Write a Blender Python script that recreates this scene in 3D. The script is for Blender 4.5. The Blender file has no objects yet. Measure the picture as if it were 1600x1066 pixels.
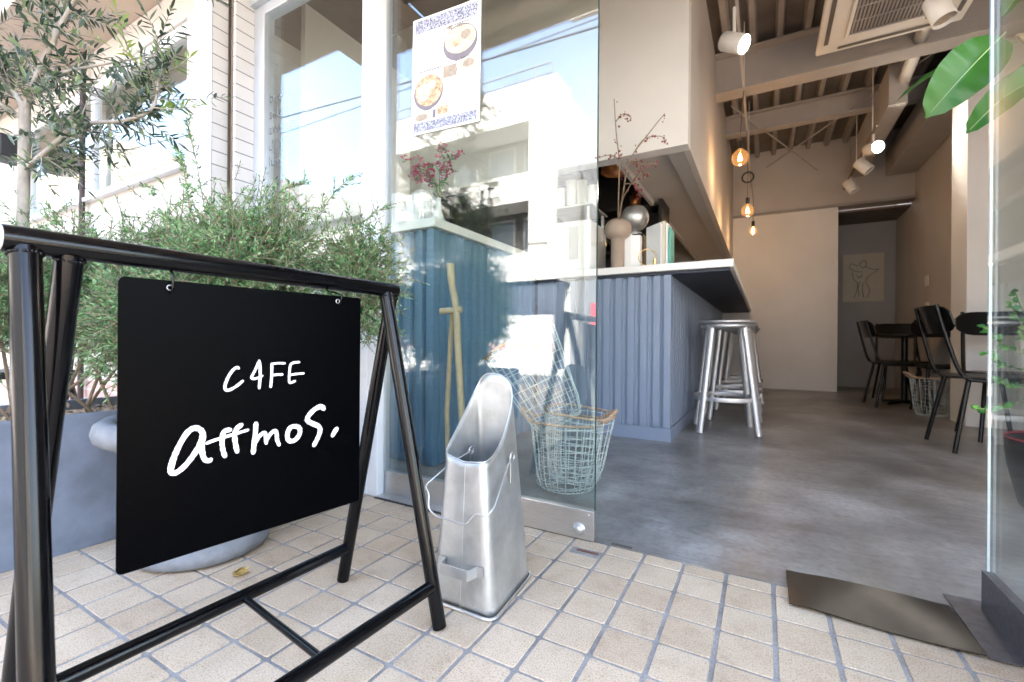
import bpy, math, random
from mathutils import Vector, Matrix
random.seed(7)
R = math.radians
PI = math.pi
SC = bpy.context.scene
COL = SC.collection
H = .625

# ---------------------------------------------------------------- camera, sky, sun, exposure
cd = bpy.data.cameras.new('camera'); cam = bpy.data.objects.new('camera', cd); COL.objects.link(cam)
cd.sensor_width = 36; cd.lens = 702.25/1600*36; cd.clip_start = .02; cd.clip_end = 400
YAW, ROLL = .511, .0078
cam.location = (0, 0, H)
cam.matrix_world = Matrix.Translation((0, 0, H)) @ Matrix.Rotation(YAW, 4, 'Z') @ Matrix.Rotation(R(90)+.0004, 4, 'X') @ Matrix.Rotation(ROLL, 4, 'Z')
cd.dof.use_dof = True; cd.dof.focus_distance = 1.0; cd.dof.aperture_fstop = 5.6
SC.camera = cam
SUN_EL, SUN_AZ = R(48), R(20)          # the sun stands behind the cafe, a little to the right
w = bpy.data.worlds.new('World'); SC.world = w; w.use_nodes = True
nt = w.node_tree; bg = nt.nodes['Background']
sky = nt.nodes.new('ShaderNodeTexSky'); sky.sky_type = 'NISHITA'; sky.sun_disc = False
sky.sun_elevation = SUN_EL; sky.sun_rotation = SUN_AZ; sky.dust_density = 4.0; sky.air_density = 1.0; sky.ozone_density = .4
nt.links.new(sky.outputs[0], bg.inputs[0]); bg.inputs[1].default_value = .15
sl = bpy.data.lights.new('sun', 'SUN'); sl.energy = 3.2; sl.angle = R(.5); sl.color = (1, .95, .88)
so = bpy.data.objects.new('sun', sl); COL.objects.link(so); so.location = (4, 12, 20)
sd = Vector((math.sin(SUN_AZ)*math.cos(SUN_EL), math.cos(SUN_AZ)*math.cos(SUN_EL), math.sin(SUN_EL)))
so.rotation_euler = sd.to_track_quat('Z', 'Y').to_euler()
SC.view_settings.view_transform = 'Standard'; SC.view_settings.look = 'None'
SC.view_settings.gamma = 1; SC.view_settings.use_curve_mapping = False
SC.view_settings.exposure = 4.1
SC.render.engine = 'CYCLES'
cy = SC.cycles
cy.max_bounces = 10; cy.diffuse_bounces = 5; cy.glossy_bounces = 5; cy.transmission_bounces = 8; cy.transparent_max_bounces = 24
cy.caustics_reflective = False; cy.caustics_refractive = False; cy.sample_clamp_indirect = 4
cy.use_denoising = True

# ---------------------------------------------------------------- materials
class NT:
    def __init__(s, name):
        s.m = bpy.data.materials.new(name); s.m.use_nodes = True
        s.t = s.m.node_tree; s.b = s.t.nodes['Principled BSDF']; s.out = s.t.nodes['Material Output']
    def n(s, typ, **kw):
        nd = s.t.nodes.new('ShaderNode'+typ)
        for k, v in kw.items():
            if k.startswith('i_'):
                key = k[2:]
                nd.inputs[int(key) if key.isdigit() else key.replace('_', ' ')].default_value = v
            else: setattr(nd, k, v)
        return nd
    def l(s, a, b): s.t.links.new(a, b)
    def noise(s, scale, detail=4, rough=.55, stretch=None, coord='Object', dist=0):
        tc = s.n('TexCoord'); mp = s.n('Mapping')
        if stretch: mp.inputs['Scale'].default_value = stretch
        s.l(tc.outputs[coord], mp.inputs[0])
        nz = s.n('TexNoise'); nz.inputs['Scale'].default_value = scale; nz.inputs['Detail'].default_value = detail
        nz.inputs['Roughness'].default_value = rough; nz.inputs['Distortion'].default_value = dist
        s.l(mp.outputs[0], nz.inputs[0]); return nz.outputs['Fac']
    def ramp(s, fac, stops):
        r = s.n('ValToRGB'); e = r.color_ramp.elements
        while len(e) < len(stops): e.new(.5)
        for el, (p, c) in zip(e, stops):
            el.position = p; el.color = (*c, 1) if len(c) == 3 else c
        s.l(fac, r.inputs[0]); return r.outputs[0]
    def mix(s, fac, a, b, mode='MIX'):
        m = s.n('MixRGB', blend_type=mode)
        for i, v in enumerate((fac, a, b)):
            if hasattr(v, 'links'): s.l(v, m.inputs[i])
            elif i == 0: m.inputs[0].default_value = v
            else: m.inputs[i].default_value = (*v, 1)
        return m.outputs[0]
    def val(s, fac, a, b):
        m = s.n('MapRange'); m.inputs[3].default_value = a; m.inputs[4].default_value = b
        s.l(fac, m.inputs[0]); return m.outputs[0]
    def bump(s, h, strength, dist=.01):
        b = s.n('Bump'); b.inputs['Strength'].default_value = strength; b.inputs['Distance'].default_value = dist
        s.l(h, b.inputs['Height']); s.l(b.outputs[0], s.b.inputs['Normal'])

MATS = {}
def mat(name, col, rough=.6, metal=0, var=.12, scale=12, bump=.0, bscale=60, spec=.5, rvar=.1, stretch=None, coat=0):
    t = NT(name); b = t.b
    nz = t.noise(scale, 5, stretch=stretch)
    c0 = tuple(max(0, c*(1-var)) for c in col); c1 = tuple(min(1, c*(1+var)) for c in col)
    t.l(t.ramp(nz, [(.3, c0), (.7, c1)]), b.inputs['Base Color'])
    t.l(t.val(t.noise(scale*2.3, 4), max(0, rough-rvar), min(1, rough+rvar)), b.inputs['Roughness'])
    b.inputs['Metallic'].default_value = metal; b.inputs['Specular IOR Level'].default_value = spec
    if coat: b.inputs['Coat Weight'].default_value = coat; b.inputs['Coat Roughness'].default_value = .12
    if bump: t.bump(t.noise(bscale, 4), bump, .004)
    MATS[name] = t.m; return t.m

def m_tile():
    t = NT('pavement_tile'); b = t.b
    tc = t.n('TexCoord'); vd = t.n('VectorMath', operation='DIVIDE'); vd.inputs[1].default_value = (.10867, .10867, 1)
    va = t.n('VectorMath', operation='SUBTRACT'); va.inputs[1].default_value = (-.410, 1.2948, 0)
    t.l(tc.outputs['Object'], va.inputs[0]); t.l(va.outputs[0], vd.inputs[0])
    fl = t.n('VectorMath', operation='FLOOR'); t.l(vd.outputs[0], fl.inputs[0])
    wn = t.n('TexWhiteNoise', noise_dimensions='2D'); t.l(fl.outputs[0], wn.inputs['Vector'])
    base = t.ramp(wn.outputs['Value'], [(0, (.56, .44, .315)), (.5, (.60, .48, .35)), (1, (.64, .52, .385))])
    sp = t.noise(300, 2, .7); spc = t.ramp(sp, [(.36, (.66, .61, .55)), (.46, (.95, .94, .92)), (.60, (1.0, 1.0, 1.0)), (.70, (1.1, 1.1, 1.08))])
    c = t.mix(1, base, spc, 'MULTIPLY')
    big = t.noise(3.2, 5, .65); c = t.mix(1, c, t.ramp(big, [(.3, (.82, .80, .78)), (.6, (1, 1, 1))]), 'MULTIPLY')
    mid = t.noise(16, 6, .7); c = t.mix(1, c, t.ramp(mid, [(.3, (.86, .83, .80)), (.5, (1, 1, 1))]), 'MULTIPLY')
    st = t.noise(48, 7, .75); c = t.mix(t.ramp(st, [(.62, (0, 0, 0)), (.74, (.55, .55, .55))]), c, (.26, .20, .15))
    # grime along the joints
    fr = t.n('VectorMath', operation='FRACTION'); t.l(vd.outputs[0], fr.inputs[0]); sx = t.n('SeparateXYZ'); t.l(fr.outputs[0], sx.inputs[0]); ds = []
    for ax in ('X', 'Y'):
        a = t.n('Math', operation='SUBTRACT'); a.inputs[1].default_value = .5; t.l(sx.outputs[ax], a.inputs[0]); b2 = t.n('Math', operation='ABSOLUTE'); t.l(a.outputs[0], b2.inputs[0]); ds.append(b2.outputs[0])
    mxn = t.n('Math', operation='MAXIMUM'); t.l(ds[0], mxn.inputs[0]); t.l(ds[1], mxn.inputs[1])
    an = t.n('Math', operation='ADD'); t.l(mxn.outputs[0], an.inputs[0]); nn = t.n('Math', operation='MULTIPLY'); nn.inputs[1].default_value = .16; t.l(t.noise(60, 5, .7), nn.inputs[0]); t.l(nn.outputs[0], an.inputs[1])
    c = t.mix(t.ramp(an.outputs[0], [(.52, (0, 0, 0)), (.57, (.4, .4, .4))]), c, (.33, .28, .23))
    t.l(c, b.inputs['Base Color']); b.inputs['Roughness'].default_value = .8; b.inputs['Specular IOR Level'].default_value = .25
    t.bump(sp, .25, .0008); return t.m
def m_grout():
    t = NT('grout'); b = t.b
    c = t.ramp(t.noise(9, 6), [(.3, (.21, .195, .18)), (.7, (.40, .38, .36))])
    c = t.mix(1, c, t.ramp(t.noise(240, 3), [(.3, (.7, .7, .7)), (.6, (1, 1, 1))]), 'MULTIPLY')
    t.l(c, b.inputs['Base Color']); b.inputs['Roughness'].default_value = .85
    t.bump(t.noise(300, 3), .5, .001); return t.m
def m_concrete_floor():
    t = NT('polished_concrete'); b = t.b
    n1 = t.noise(1.6, 4, .55, stretch=(1, .8, 1), dist=.3); n2 = t.noise(6, 8, .62, stretch=(1, .7, 1), dist=.6); n3 = t.noise(45, 5, .6)
    c = t.ramp(n1, [(.34, (.15, .136, .12)), (.5, (.27, .258, .24)), (.66, (.44, .43, .415))])
    c = t.mix(.75, c, t.ramp(n2, [(.3, (.62, .60, .57)), (.62, (1, 1, 1))]), 'MULTIPLY')
    c = t.mix(.8, c, t.ramp(n3, [(.36, (.74, .74, .74)), (.56, (1, 1, 1))]), 'MULTIPLY')
    n4 = t.noise(3, 9, .72, stretch=(1, 3.5, 1), dist=1.2); c = t.mix(.6, c, t.ramp(n4, [(.36, (.66, .65, .63)), (.52, (1, 1, 1)), (.66, (1.15, 1.15, 1.15))]), 'MULTIPLY')
    t.l(c, b.inputs['Base Color']); t.l(t.val(n2, .29, .40), b.inputs['Roughness'])
    return t.m
def m_galv():
    t = NT('galvanised_steel'); b = t.b
    v = t.n('TexVoronoi'); v.inputs['Scale'].default_value = 55
    tc = t.n('TexCoord'); t.l(tc.outputs['Object'], v.inputs['Vector'])
    n = t.noise(9, 6, .6)
    c = t.mix(.22, t.ramp(n, [(.35, (.46, .47, .46)), (.62, (.62, .63, .62))]), t.ramp(v.outputs['Color'], [(.2, (.38, .39, .40)), (.8, (.66, .66, .66))]), 'SOFT_LIGHT')
    st = t.noise(4, 7, .72, stretch=(1, 1, .6))
    c = t.mix(t.ramp(st, [(.55, (0, 0, 0)), (.75, (.6, .6, .6))]), c, (.30, .295, .24))
    tz = t.n('TexCoord'); sz = t.n('SeparateXYZ'); t.l(tz.outputs['Object'], sz.inputs[0]); ad = t.n('Math', operation='MULTIPLY_ADD'); ad.inputs[1].default_value = .05; t.l(t.noise(25, 5), ad.inputs[0]); t.l(sz.outputs['Z'], ad.inputs[2])
    c = t.mix(t.ramp(ad.outputs[0], [(.018, (.5, .5, .5)), (.04, (0, 0, 0))]), c, (.42, .27, .15))
    t.l(c, b.inputs['Base Color']); b.inputs['Metallic'].default_value = .85
    t.l(t.val(n, .30, .52), b.inputs['Roughness']); t.bump(t.noise(6, 3), .25, .01); return t.m
def m_brushed(name, col=(.62, .61, .60), rough=.36, stretch=(1, 1, 40)):
    t = NT(name); b = t.b
    n = t.noise(30, 4, .6, stretch=stretch)
    t.l(t.ramp(n, [(.25, tuple(c*.8 for c in col)), (.75, tuple(min(1, c*1.15) for c in col))]), b.inputs['Base Color'])
    b.inputs['Metallic'].default_value = .95
    t.l(t.val(n, rough-.07, rough+.12), b.inputs['Roughness']); return t.m
def m_glass(name, tint=(.93, .97, .955), ior=1.55):
    t = NT(name); t.t.nodes.remove(t.b)
    fr = t.n('Fresnel'); ge = t.n('NewGeometry'); mr = t.n('MapRange'); mr.inputs[3].default_value = ior; mr.inputs[4].default_value = 1/ior   # same reflectance on both faces of a thin pane
    t.l(ge.outputs['Backfacing'], mr.inputs[0]); t.l(mr.outputs[0], fr.inputs[0])
    tr = t.n('BsdfTransparent'); tr.inputs[0].default_value = (*tint, 1)
    gl = t.n('BsdfGlossy'); gl.inputs['Roughness'].default_value = 0.0; gl.inputs[0].default_value = (1, 1, 1, 1)
    mx = t.n('MixShader'); t.l(fr.outputs[0], mx.inputs[0]); t.l(tr.outputs[0], mx.inputs[1]); t.l(gl.outputs[0], mx.inputs[2])
    t.l(mx.outputs[0], t.out.inputs[0]); return t.m
def m_leaf(name, cols, rough=.45, trans=.3):
    t = NT(name); b = t.b
    g = t.n('NewGeometry')
    c = t.ramp(g.outputs['Random Per Island'], [(i/(len(cols)-1), k) for i, k in enumerate(cols)])
    c = t.mix(.35, c, t.ramp(t.noise(14, 3), [(.3, (.7, .7, .7)), (.7, (1.15, 1.15, 1.0))]), 'MULTIPLY')
    t.l(c, b.inputs['Base Color']); b.inputs['Roughness'].default_value = rough
    tl = t.n('BsdfTranslucent'); t.l(c, tl.inputs[0])
    mx = t.n('MixShader'); mx.inputs[0].default_value = trans
    t.l(b.outputs[0], mx.inputs[1]); t.l(tl.outputs[0], mx.inputs[2]); t.l(mx.outputs[0], t.out.inputs[0]); return t.m
def m_emit(name, col, s, base=(.9, .9, .9)):
    t = NT(name); t.b.inputs['Base Color'].default_value = (*base, 1)
    t.b.inputs['Emission Color'].default_value = (*col, 1); t.b.inputs['Emission Strength'].default_value = s; return t.m
def m_brick(name, c1, c2, mortar, bw, bh, axis='XZ', msz=.004, rough=.5, bias=0, bmp=.4):
    t = NT(name); b = t.b
    tc = t.n('TexCoord'); sx = t.n('SeparateXYZ'); cx = t.n('CombineXYZ'); t.l(tc.outputs['Object'], sx.inputs[0])
    t.l(sx.outputs[axis[0]], cx.inputs[0]); t.l(sx.outputs[axis[1]], cx.inputs[1])
    br = t.n('TexBrick'); br.offset = bias
    br.inputs['Scale'].default_value = 1; br.inputs['Brick Width'].default_value = bw; br.inputs['Row Height'].default_value = bh
    br.inputs['Mortar Size'].default_value = msz; br.inputs['Color1'].default_value = (*c1, 1); br.inputs['Color2'].default_value = (*c2, 1); br.inputs['Mortar'].default_value = (*mortar, 1)
    t.l(cx.outputs[0], br.inputs[0])
    c = t.mix(.5, br.outputs['Color'], t.ramp(t.noise(5, 5), [(.3, (.82, .82, .82)), (.7, (1, 1, 1))]), 'MULTIPLY')
    t.l(c, b.inputs['Base Color']); b.inputs['Roughness'].default_value = rough
    inv = t.n('Math', operation='SUBTRACT'); inv.inputs[0].default_value = 1; t.l(br.outputs['Fac'], inv.inputs[1])
    t.bump(inv.outputs[0], bmp, .003); return t.m

TILE = m_tile(); GROUT = m_grout(); FLOOR = m_concrete_floor(); GALV = m_galv()
BRUSH = m_brushed('brushed_steel', stretch=(1, 40, 40)); ALU = m_brushed('brushed_aluminium', (.62, .62, .63), .52, (30, 30, 1))
GLASS = m_glass('clear_glass', ior=1.8); GLASSB = m_glass('bulb_glass', (.98, .90, .78), 1.35)
gt = GLASSB.node_tree; ga = gt.nodes.new('ShaderNodeAddShader'); ge_ = gt.nodes.new('ShaderNodeEmission'); ge_.inputs[0].default_value = (1, .42, .12, 1); ge_.inputs[1].default_value = .02
go = gt.nodes['Material Output']; gt.links.new(go.inputs[0].links[0].from_socket, ga.inputs[0]); gt.links.new(ge_.outputs[0], ga.inputs[1]); gt.links.new(ga.outputs[0], go.inputs[0])
mat('black_paint', (.002, .002, .0026), .17, var=.3, scale=30, rvar=.05, spec=.3)
mat('board_black', (.0004, .0005, .0009), .34, var=.25, scale=60, rvar=.05, spec=.035)
mat('lettering_white', (.80, .80, .82), .6, var=.04)
mat('wire_zinc', (.56, .62, .60), .5, metal=.35, var=.25, scale=60)
mat('bright_wire', (.52, .52, .51), .40, metal=.8)
mat('rattan', (.40, .27, .17), .7, var=.4, scale=70, bump=.5, bscale=180)
mat('pale_wood', (.50, .385, .24), .6, var=.18, scale=18, stretch=(6, 6, 1))
mat('wall_taupe', (.52, .485, .46), .88, var=.06, scale=2.2)
mat('wall_white', (.72, .695, .675), .88, var=.045, scale=2.2)
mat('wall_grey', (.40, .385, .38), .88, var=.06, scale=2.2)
mat('ceiling_paint', (.33, .305, .29), .8, var=.1, scale=5)
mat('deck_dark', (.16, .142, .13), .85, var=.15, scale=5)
mat('beam_paint', (.40, .375, .36), .75, var=.07, scale=5)
mat('blue_siding', (.215, .265, .355), .5, var=.02, scale=2, rvar=.0)
mat('blue_counter', (.10, .19, .285), .5, var=.06, scale=4)
mat('counter_white', (.80, .78, .74), .4, var=.03)
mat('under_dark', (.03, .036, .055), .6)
mat('white_metal', (.70, .685, .655), .45, var=.04)
mat('white_plastic', (.70, .66, .60), .5, var=.04)
mat('plastic_slot', (.10, .085, .07), .7)
mat('frame_silver', (.62, .66, .72), .40, metal=.55, var=.06, scale=6)
mat('frame_white', (.80, .81, .83), .45, var=.03)
mat('glass_edge_green', (.02, .06, .05), .15, var=.2)
mat('glass_edge_pale', (.80, .86, .95), .25, var=.03)
mat('door_rail_dark', (.13, .13, .14), .42, metal=.6, var=.25, scale=40, stretch=(1, 1, 8), bump=.1)
mat('steel_plate_dark', (.014, .0135, .013), .34, metal=.25, var=.3, scale=14, rvar=.04)
mat('rust', (.16, .07, .045), .85, var=.4, scale=60, bump=.6)
mat('planter_grey', (.15, .175, .22), .6, var=.22, scale=11)
mat('pot_grey', (.20, .21, .225), .7, var=.3, scale=14, bump=.3, bscale=50)
mat('bark_chips', (.28, .19, .13), .9, var=.5, scale=60, bump=.5)
mat('soil', (.05, .035, .025), .95, var=.3, scale=60, bump=.8)
mat('olive_bark', (.36, .32, .27), .85, var=.25, scale=40, bump=.6, bscale=90, stretch=(1, 1, .4))
mat('twig', (.25, .19, .13), .85, var=.3, scale=40)
mat('green_stem', (.17, .22, .08), .7, var=.2, scale=30)
mat('black_matte', (.014, .013, .013), .5, var=.2, rvar=.05)
mat('chair_black', (.003, .0028, .0028), .34, var=.3, rvar=.04, spec=.3)
mat('paper', (.83, .83, .82), .8, var=.02)
mat('paper_cup', (.80, .80, .79), .7, var=.03)
mat('beige_ceramic', (.36, .28, .22), .65, var=.05)
mat('white_ceramic', (.80, .80, .80), .35, var=.02)
mat('brass', (.60, .42, .18), .25, metal=1, var=.1)
mat('copper', (.62, .27, .10), .35, metal=.7, var=.15)
mat('kitchen_dark', (.022, .018, .016), .6, var=.3)
mat('berry_red', (.26, .035, .035), .4, var=.3)
mat('petal_pink', (.55, .02, .16), .6, var=.35, scale=50)
mat('leaf_dry', (.42, .30, .10), .8, var=.4, scale=90)
mat('mint_green', (.12, .42, .34), .6)
mat('red_rim', (.5, .03, .05), .4)
mat('sketch_ink', (.08, .065, .05), .8)
mat('art_paper', (.60, .55, .45), .85, var=.04)
mat('asphalt', (.055, .055, .058), .9, var=.2, scale=40, bump=.5, bscale=220)
mat('kerb_stone', (.36, .35, .33), .85, var=.12, scale=14, bump=.3)
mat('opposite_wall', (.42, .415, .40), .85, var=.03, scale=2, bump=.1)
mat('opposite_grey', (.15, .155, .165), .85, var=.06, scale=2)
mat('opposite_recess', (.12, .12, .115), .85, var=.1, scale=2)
mat('opposite_window', (.10, .12, .13), .15, var=.3, scale=2)
mat('opposite_shop', (.05, .06, .09), .6, var=.3, scale=1)
mat('shutter_blue', (.30, .40, .62), .6, var=.05)
mat('red_sign', (.60, .04, .06), .5)
mat('pole_concrete', (.40, .39, .37), .9)
mat('cable', (.02, .02, .022), .7)
mat('stucco_cream', (.56, .52, .47), .85, var=.04, scale=3, bump=.15)
mat('eave_peach', (.50, .41, .34), .85, var=.06, scale=3)
mat('pink_brick_plain', (.55, .36, .32), .8)
mat('stucco_beige', (.30, .27, .22), .85, var=.06, scale=1)
mat('pipe_brown', (.05, .032, .026), .6)
mat('brown_trim', (.20, .14, .10), .7)
mat('print_blue', (.34, .36, .47), .8, var=.5, scale=380)
mat('print_food', (.56, .36, .22), .8, var=.6, scale=70)
mat('print_cream', (.62, .52, .38), .8, var=.35, scale=90)
mat('print_bowl', (.18, .16, .18), .7, var=.2)
mat('print_grey', (.05, .05, .055), .8, var=.3, scale=300)
mat('print_pale', (.34, .28, .22), .8, var=.2, scale=90)
WT = m_brick('white_wall_tile', (.80, .79, .78), (.76, .75, .75), (.25, .25, .27), .11, .0672, 'YZ', .0028, .35)
WTF = m_brick('white_wall_tile_front', (.80, .79, .78), (.77, .76, .75), (.55, .55, .56), .11, .0672, 'XZ', .0022, .35)
PINKB = m_brick('pink_brick', (.60, .40, .36), (.54, .34, .30), (.62, .58, .54), .2, .06, 'XZ', .006, .8, .5)
BUSH = m_leaf('bush_leaf', [(.045, .11, .04), (.10, .23, .085), (.17, .35, .13), (.29, .49, .21), (.46, .62, .34)], .5, .45)
OLIVE = m_leaf('olive_leaf', [(.03, .05, .032), (.055, .085, .055), (.09, .13, .08), (.18, .22, .16), (.26, .36, .14)], .42, .35)
YELLOWL = m_leaf('olive_new_leaf', [(.25, .40, .12), (.35, .42, .10), (.22, .40, .14)], .4, .4)
BIGLEAF = m_leaf('big_leaf', [(.018, .10, .012), (.03, .14, .018), (.04, .17, .022)], .3, .2)
SMALLLEAF = m_leaf('round_leaf', [(.03, .11, .03), (.06, .22, .04), (.16, .38, .06)], .35, .3)
MIDRIB = mat('midrib', (.35, .46, .22), .5)
BULBON = m_emit('filament_glow', (1, .50, .14), 9); SPOTON = m_emit('spot_lens_lit', (1, .9, .75), 14)
M = MATS
for t_, k in ((TILE, 'tile'), (GROUT, 'grout'), (FLOOR, 'floor'), (GALV, 'galv'), (BRUSH, 'brush'), (ALU, 'alu'), (GLASS, 'glass'), (GLASSB, 'bulbglass'),
              (WT, 'wt'), (WTF, 'wtf'), (PINKB, 'pinkb'), (BUSH, 'bush'), (OLIVE, 'olive'), (YELLOWL, 'yellowl'), (BIGLEAF, 'bigleaf'), (SMALLLEAF, 'smallleaf'), (BULBON, 'bulbon'), (SPOTON, 'spoton')):
    M[k] = t_

# ---------------------------------------------------------------- mesh builder
class MB:
    def __init__(s): s.v = []; s.f = []; s.sm = []
    def add(s, vs, fs, smooth=False):
        o = len(s.v); s.v += [tuple(v) for v in vs]
        for f in fs: s.f.append([i+o for i in f]); s.sm.append(smooth)
        return s
    def box(s, x0, y0, z0, x1, y1, z1):
        if x0 > x1: x0, x1 = x1, x0
        if y0 > y1: y0, y1 = y1, y0
        if z0 > z1: z0, z1 = z1, z0
        return s.add([(x0,y0,z0),(x1,y0,z0),(x1,y1,z0),(x0,y1,z0),(x0,y0,z1),(x1,y0,z1),(x1,y1,z1),(x0,y1,z1)],
              [(0,3,2,1),(4,5,6,7),(0,1,5,4),(1,2,6,5),(2,3,7,6),(3,0,4,7)])
    def prism(s, pts, a, b, axis='z'):
        def P(u, v, t): return (u, v, t) if axis == 'z' else ((u, t, v) if axis == 'y' else (t, u, v))
        n = len(pts); vs = [P(u, v, a) for u, v in pts]+[P(u, v, b) for u, v in pts]
        fs = [tuple(range(n)), tuple(range(2*n-1, n-1, -1))]+[(i, i+n, (i+1) % n+n, (i+1) % n) for i in range(n)]
        return s.add(vs, fs)
    def tube(s, path, r, n=10, closed=False, caps=True, flat=1.0):
        P = [Vector(p) for p in path]; m = len(P)
        rr = r if isinstance(r, (list, tuple)) else [r]*m
        T = []
        for i in range(m):
            a = P[(i-1) % m] if (closed or i > 0) else P[0]; b = P[(i+1) % m] if (closed or i < m-1) else P[-1]
            t = (b-a); T.append(t.normalized() if t.length > 1e-9 else Vector((0, 0, 1)))
        up = Vector((0, 0, 1)) if abs(T[0].z) < .9 else Vector((1, 0, 0))
        N = (up-T[0]*up.dot(T[0])).normalized(); rings = []
        for i in range(m):
            N = (N-T[i]*N.dot(T[i])).normalized(); B = T[i].cross(N)
            rings.append([P[i]+N*math.cos(2*PI*k/n)*rr[i]+B*math.sin(2*PI*k/n)*rr[i]*flat for k in range(n)])
        vs = [p for rg in rings for p in rg]; fs = []
        for i in range(m if closed else m-1):
            j = (i+1) % m
            for k in range(n): fs.append((i*n+k, i*n+(k+1) % n, j*n+(k+1) % n, j*n+k))
        s.add(vs, fs, True)
        if caps and not closed:
            s.add(rings[0], [tuple(range(n-1, -1, -1))]); s.add(rings[-1], [tuple(range(n))])
        return s
    def lathe(s, prof, cx=0, cy=0, z0=0, n=32, smooth=True):
        m = len(prof); vs = [(cx+r*math.cos(2*PI*k/n), cy+r*math.sin(2*PI*k/n), z0+z) for r, z in prof for k in range(n)]
        fs = [(i*n+k, i*n+(k+1) % n, (i+1)*n+(k+1) % n, (i+1)*n+k) for i in range(m-1) for k in range(n)]
        return s.add(vs, fs, smooth)
    def xf(s, mtx):
        s.v = [tuple(mtx @ Vector(v)) for v in s.v]; return s
    def leaf(s, b, d, up, L, W, fold=.15, seg=1, droop=0):
        b = Vector(b); d = Vector(d).normalized(); sd_ = d.cross(up)
        if sd_.length < 1e-4: sd_ = d.cross(Vector((1, .3, .2)))
        sd_.normalize(); nn = sd_.cross(d)
        if seg == 1:
            s.add([b, b+d*L*.5+sd_*W*.5, b+d*L, b+d*L*.5-sd_*W*.5], [(0, 1, 2), (0, 2, 3)])
        else:
            vs = []; fs = []
            for i in range(seg+1):
                t = i/seg; wd = W*.5*math.sin(PI*min(1, max(0, t))**.85)**.8 if 0 < t < 1 else 0.0006
                c = b+d*L*t-nn*droop*L*t*t
                vs += [c+sd_*wd+nn*wd*fold, c, c-sd_*wd+nn*wd*fold]
            for i in range(seg):
                a = i*3; fs += [(a, a+1, a+4, a+3), (a+1, a+2, a+5, a+4)]
            s.add(vs, fs, True)
        return s
    def ball(s, c, r, n=8, m=6, sq=1):
        prof = [(max(1e-5, r*math.sin(PI*i/m)), -r*sq*math.cos(PI*i/m)) for i in range(m+1)]
        return s.lathe(prof, c[0], c[1], c[2], n)

ROOT = {}
def link(o): COL.objects.link(o); return o
def obj(name, mb, m, parent=None, bev=0, solid=0, seg=2):
    off = ROOT.get(parent.name, Vector((0, 0, 0))) if parent else Vector((0, 0, 0))
    me = bpy.data.meshes.new(name); me.from_pydata([(v[0]-off.x, v[1]-off.y, v[2]-off.z) for v in mb.v], [], mb.f)
    me.polygons.foreach_set('use_smooth', mb.sm); me.update()
    me.materials.append(M[m] if isinstance(m, str) else m)
    o = link(bpy.data.objects.new(name, me))
    if parent: o.parent = parent; ROOT[o.name] = off
    if solid:
        k = o.modifiers.new('thick', 'SOLIDIFY'); k.thickness = solid; k.offset = 0
    if bev:
        k = o.modifiers.new('bevel', 'BEVEL'); k.width = bev; k.segments = seg; k.limit_method = 'ANGLE'; k.angle_limit = R(40)
    return o
def thing(name, label, cat, loc=(0, 0, 0), group=None):
    o = link(bpy.data.objects.new(name, None)); o.location = loc; o.empty_display_size = .1
    ROOT[o.name] = Vector(loc); o['label'] = label; o['category'] = cat
    if group: o['group'] = group
    return o
def tag(o, label, cat, group=None):
    o['label'] = label; o['category'] = cat
    if group: o['group'] = group
    # origin at the base of the thing
    me = o.data; vs = [v.co for v in me.vertices]
    c = Vector(((min(v.x for v in vs)+max(v.x for v in vs))/2, (min(v.y for v in vs)+max(v.y for v in vs))/2, min(v.z for v in vs)))
    me.transform(Matrix.Translation(-c)); o.location = o.location+c
    return o
def struct(name, mb, m, **k):
    o = obj(name, mb, m, **k); o['kind'] = 'structure'; return o
def dup(root, loc, rotz=None, label=None, group=None):
    def cp(o, par):
        c = o.copy(); COL.objects.link(c); c.parent = par
        for ch in list(o.children): cp(ch, c)
        return c
    r = cp(root, None); r.location = loc
    if rotz is not None: r.rotation_euler = (0, 0, rotz)
    if label: r['label'] = label
    if group: r['group'] = group
    return r
def B(*a): return MB().box(*a)
def rrect(cx, cy, hx, hy, r, n=4):
    pts = []
    for sx, sy, a0 in ((1, 1, 0), (-1, 1, 90), (-1, -1, 180), (1, -1, 270)):
        for k in range(n+1):
            a = R(a0+90*k/n); pts.append((cx+sx*(hx-r)+r*math.cos(a), cy+sy*(hy-r)+r*math.sin(a)))
    return pts
def arc(c, r, a0, a1, n, plane='xz'):
    out = []
    for i in range(n+1):
        a = R(a0+(a1-a0)*i/n); u, v = r*math.cos(a), r*math.sin(a)
        out.append((c[0]+u, c[1], c[2]+v) if plane == 'xz' else ((c[0]+u, c[1]+v, c[2]) if plane == 'xy' else (c[0], c[1]+u, c[2]+v)))
    return out
def sm_path(pts, k=4):
    P = [Vector(p) for p in pts]; out = []
    for i in range(len(P)-1):
        p0 = P[max(0, i-1)]; p1 = P[i]; p2 = P[i+1]; p3 = P[min(len(P)-1, i+2)]
        for j in range(k):
            t = j/k; out.append(.5*((2*p1)+(p2-p0)*t+(2*p0-5*p1+4*p2-p3)*t*t+(3*p1-p0-3*p2+p3)*t**3))
    out.append(P[-1]); return out

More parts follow.
